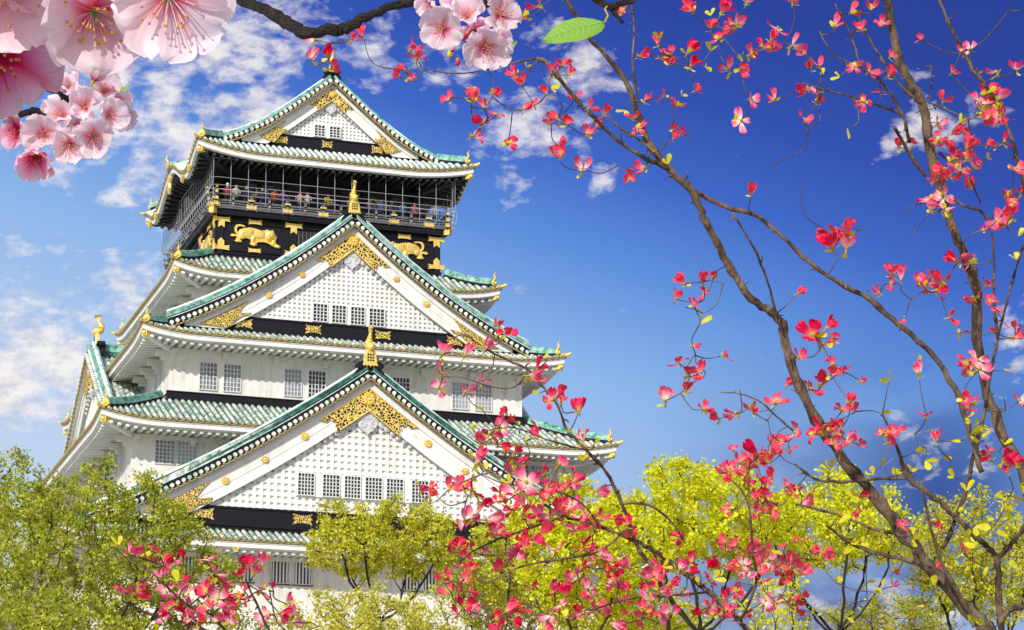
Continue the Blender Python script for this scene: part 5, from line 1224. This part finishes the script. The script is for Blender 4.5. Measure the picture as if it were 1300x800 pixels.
specs = [  # px, py, distance, radius px, kind, cup, (turn x, turn y, front), roll
 (12, -22, 1.02, 92, 'cherry', .30, (.15, .45, 1), 0.2), (118, 14, 1.00, 92, 'cherry', .42, (.30, .45, 1), 1.0), (214, -6, .98, 84, 'cherry', .25, (.15, .35, 1), 0.5), (-8, 62, 1.04, 96, 'magenta', .55, (.15, .55, 1), .9),
 (88, 118, 2.30, 24, 'cherry', .75, (0, -.5, .6), .1), (118, 104, 2.34, 18, 'cherry', 1.0, (.5, -.9, .1), .3), (78, 150, 2.26, 24, 'cherry', .7, (-.1, -.35, .8), .6), (108, 136, 2.27, 25, 'cherry', .65, (.1, -.2, .9), .9), (57, 170, 2.24, 24, 'cherry', .35, (-.1, .1, 1), 1.4), (88, 182, 2.23, 24, 'cherry', .35, (0, .45, 1), .2), (118, 174, 2.25, 25, 'cherry', .3, (.15, .3, 1), 1.8), (24, 166, 2.30, 22, 'magenta', .5, (-.6, .2, .7), .4), (46, 198, 2.25, 28, 'magenta', .45, (0, .6, .9), .7),
 (132, 116, 2.36, 20, 'cherry', .4, (.3, -.4, .9), .5), (147, 128, 2.37, 18, 'cherry', .3, (.6, .2, .8), .1), (138, 146, 2.30, 22, 'cherry', .5, (.5, 0, .9), 1.1), (156, 150, 2.37, 15, 'cherry', .3, (.8, .2, .6), 1.3), (100, 160, 2.32, 18, 'cherry', .5, (0, .2, 1), 2.3),
 (563, 37, 2.60, 25, 'cherry', .35, (-.3, .15, 1), .2), (593, 22, 2.63, 24, 'cherry', .55, (0, -.35, .9), 1.0), (634, 20, 2.58, 27, 'cherry', .5, (.25, -.3, .9), .5), (615, 60, 2.56, 28, 'cherry', .3, (.25, .25, 1), 1.6), (580, 4, 2.66, 20, 'cherry', .5, (0, -.3, 1), .8), (546, 4, 2.66, 16, 'cherry', .5, (-.3, .4, .8), 2), (630, 48, 2.62, 20, 'cherry', .5, (.5, .3, .8), .3), (604, 40, 2.66, 18, 'magenta', .6, (0, .1, 1), .9)]
cache = {}
for (px, py, dist, rpx, kind, cup, t, roll) in specs:
    rpx *= 1.0 if rpx > 60 else 1.22; big = rpx > 60; me, ms = cherry_blossom(rc, kind, cup, big); r = rpx*dist/FPX; p = at(px, py, dist); ax_v = facing(px, py, dist, *t); q = ax_v.to_track_quat('Z', 'Y') @ Matrix.Rotation(roll, 3, 'Z').to_quaternion()
    o = bpy.data.objects.new('blossom', me); col.objects.link(o); o.parent = cherry; o.location = Vector(p)-CB; o.rotation_mode = 'QUATERNION'; o.rotation_quaternion = q; o.scale = (r, r, r)
    if kind == 'magenta': o['label'] = 'deep magenta blossom with crimson stamens'
    s_ = bpy.data.objects.new('stamens', ms); col.objects.link(s_); s_.parent = o
def cbud(px, py, dist, rpx, mt, ax_, stem):
    r = rpx*dist/FPX; mb = MB(); mb.ball((0, 0, .1), 1, 10, (.72, .72, 1.15), 0); mb.ball((0, 0, -.75), .62, 8, (.9, .9, .8), 1); mb.tube([(0, 0, -.9), (.1, 0, -1.8), (0, 0, -2.8)], [.22, .15, .13], 6, 1)
    o = mb.build('bud', [mt, M['calyx']], cherry, smooth=True, loc=Vector(at(px, py, dist))-CB); o.rotation_mode = 'QUATERNION'; o.rotation_quaternion = facing(px, py, dist, *ax_).to_track_quat('Z', 'Y'); o.scale = (r, r, r)
for a in ((82, 46, 1.02, 9, M['calyx'], (.2, .9, .2), 0), (590, 46, 2.6, 6, M['fil_r'], (-.4, .6, .4), 0), (575, 61, 2.6, 5, M['fil_r'], (-.2, .9, .3), 0), (581, 79, 2.6, 4.5, M['fil_r'], (0, 1, .2), 0), (76, 192, 2.25, 3.5, M['calyx'], (0, 1, .2), 0), (641, 66, 2.62, 5, M['yleaf'], (.4, .8, .4), 0), (571, 68, 2.64, 5, M['yleaf'], (-.2, .8, .3), 0), (547, 42, 2.68, 4, M['yleaf'], (-1, .1, .3), 0)): cbud(*a)
def big_leaf(px0, py0, px1, py1, dist, wpx, name='leaf'):
    """leaf blade from stalk (px0,py0) to tip (px1,py1)"""
    a = at(px0, py0, dist); b = at(px1, py1, dist*.99); d = Vector(b-a); L = d.length; d.normalize(); n = Vector(-FW*.8+UP*.6); n = (n-d*n.dot(d)).normalized(); sd_ = d.cross(n); mb = MB(); rows = []
    W = wpx*.5*dist/FPX; N = 22; K = 10
    for j in range(N+1):
        t = j/N; w = W*(math.sin(math.pi*t**.86)**.72) if 0 < t < 1 else 0.0
        row = []
        for i in range(K+1):
            u = i/K*2-1; ser = 1+.035*(j % 2)*(abs(u) == 1)
            h = -abs(u)*.12*W+.05*L*math.sin(math.pi*t)+.02*W*math.sin(18*t+2*abs(u))*abs(u)
            row.append(d*(L*t)+sd_*(u*w*ser)+n*h)
        rows.append(row)
    mb.grid(rows, 0); mb.tube([d*(L*t)+n*(.05*L*math.sin(math.pi*t)+.0003) for t in [j/10 for j in range(11)]], [W*.035*(1-.08*j) for j in range(11)], 5, 1)
    for j in range(2, 10):
        for sg in (-1, 1):
            t = j/11; w = W*(math.sin(math.pi*min(.97, t+.08)**.86)**.72)*.86; q0 = d*(L*t)+n*(.05*L*math.sin(math.pi*t)+.0002); q1 = d*(L*(t+.09))+sd_*(sg*w)+n*(.05*L*math.sin(math.pi*(t+.09))-.10*W); mb.tube([q0, (q0+q1)/2+d*(-L*.008), q1], [W*.016, W*.012, W*.006], 4, 1)
    return mb.build(name, [M['gleaf'], M['vein']], cherry, smooth=True, loc=Vector(a)-CB)
M['vein'] = mat('pale_leaf_vein', (0.45, 0.66, 0.20), .5)
big_leaf(768, 28, 689, 52, 2.7, 38); big_leaf(636, 78, 656, 52, 2.6, 20); big_leaf(148, 118, 166, 110, 2.36, 14)
pt = MB(); pt.tube([Vector(at(*q))-CB for q in ((768, 28, 2.7), (772, 20, 2.71), (768, 12, 2.715), (772, 6, 2.72))], [.0011, .0009, .0009, .001], 5); pt.build('leaf_stalk', M['calyx'], cherry)
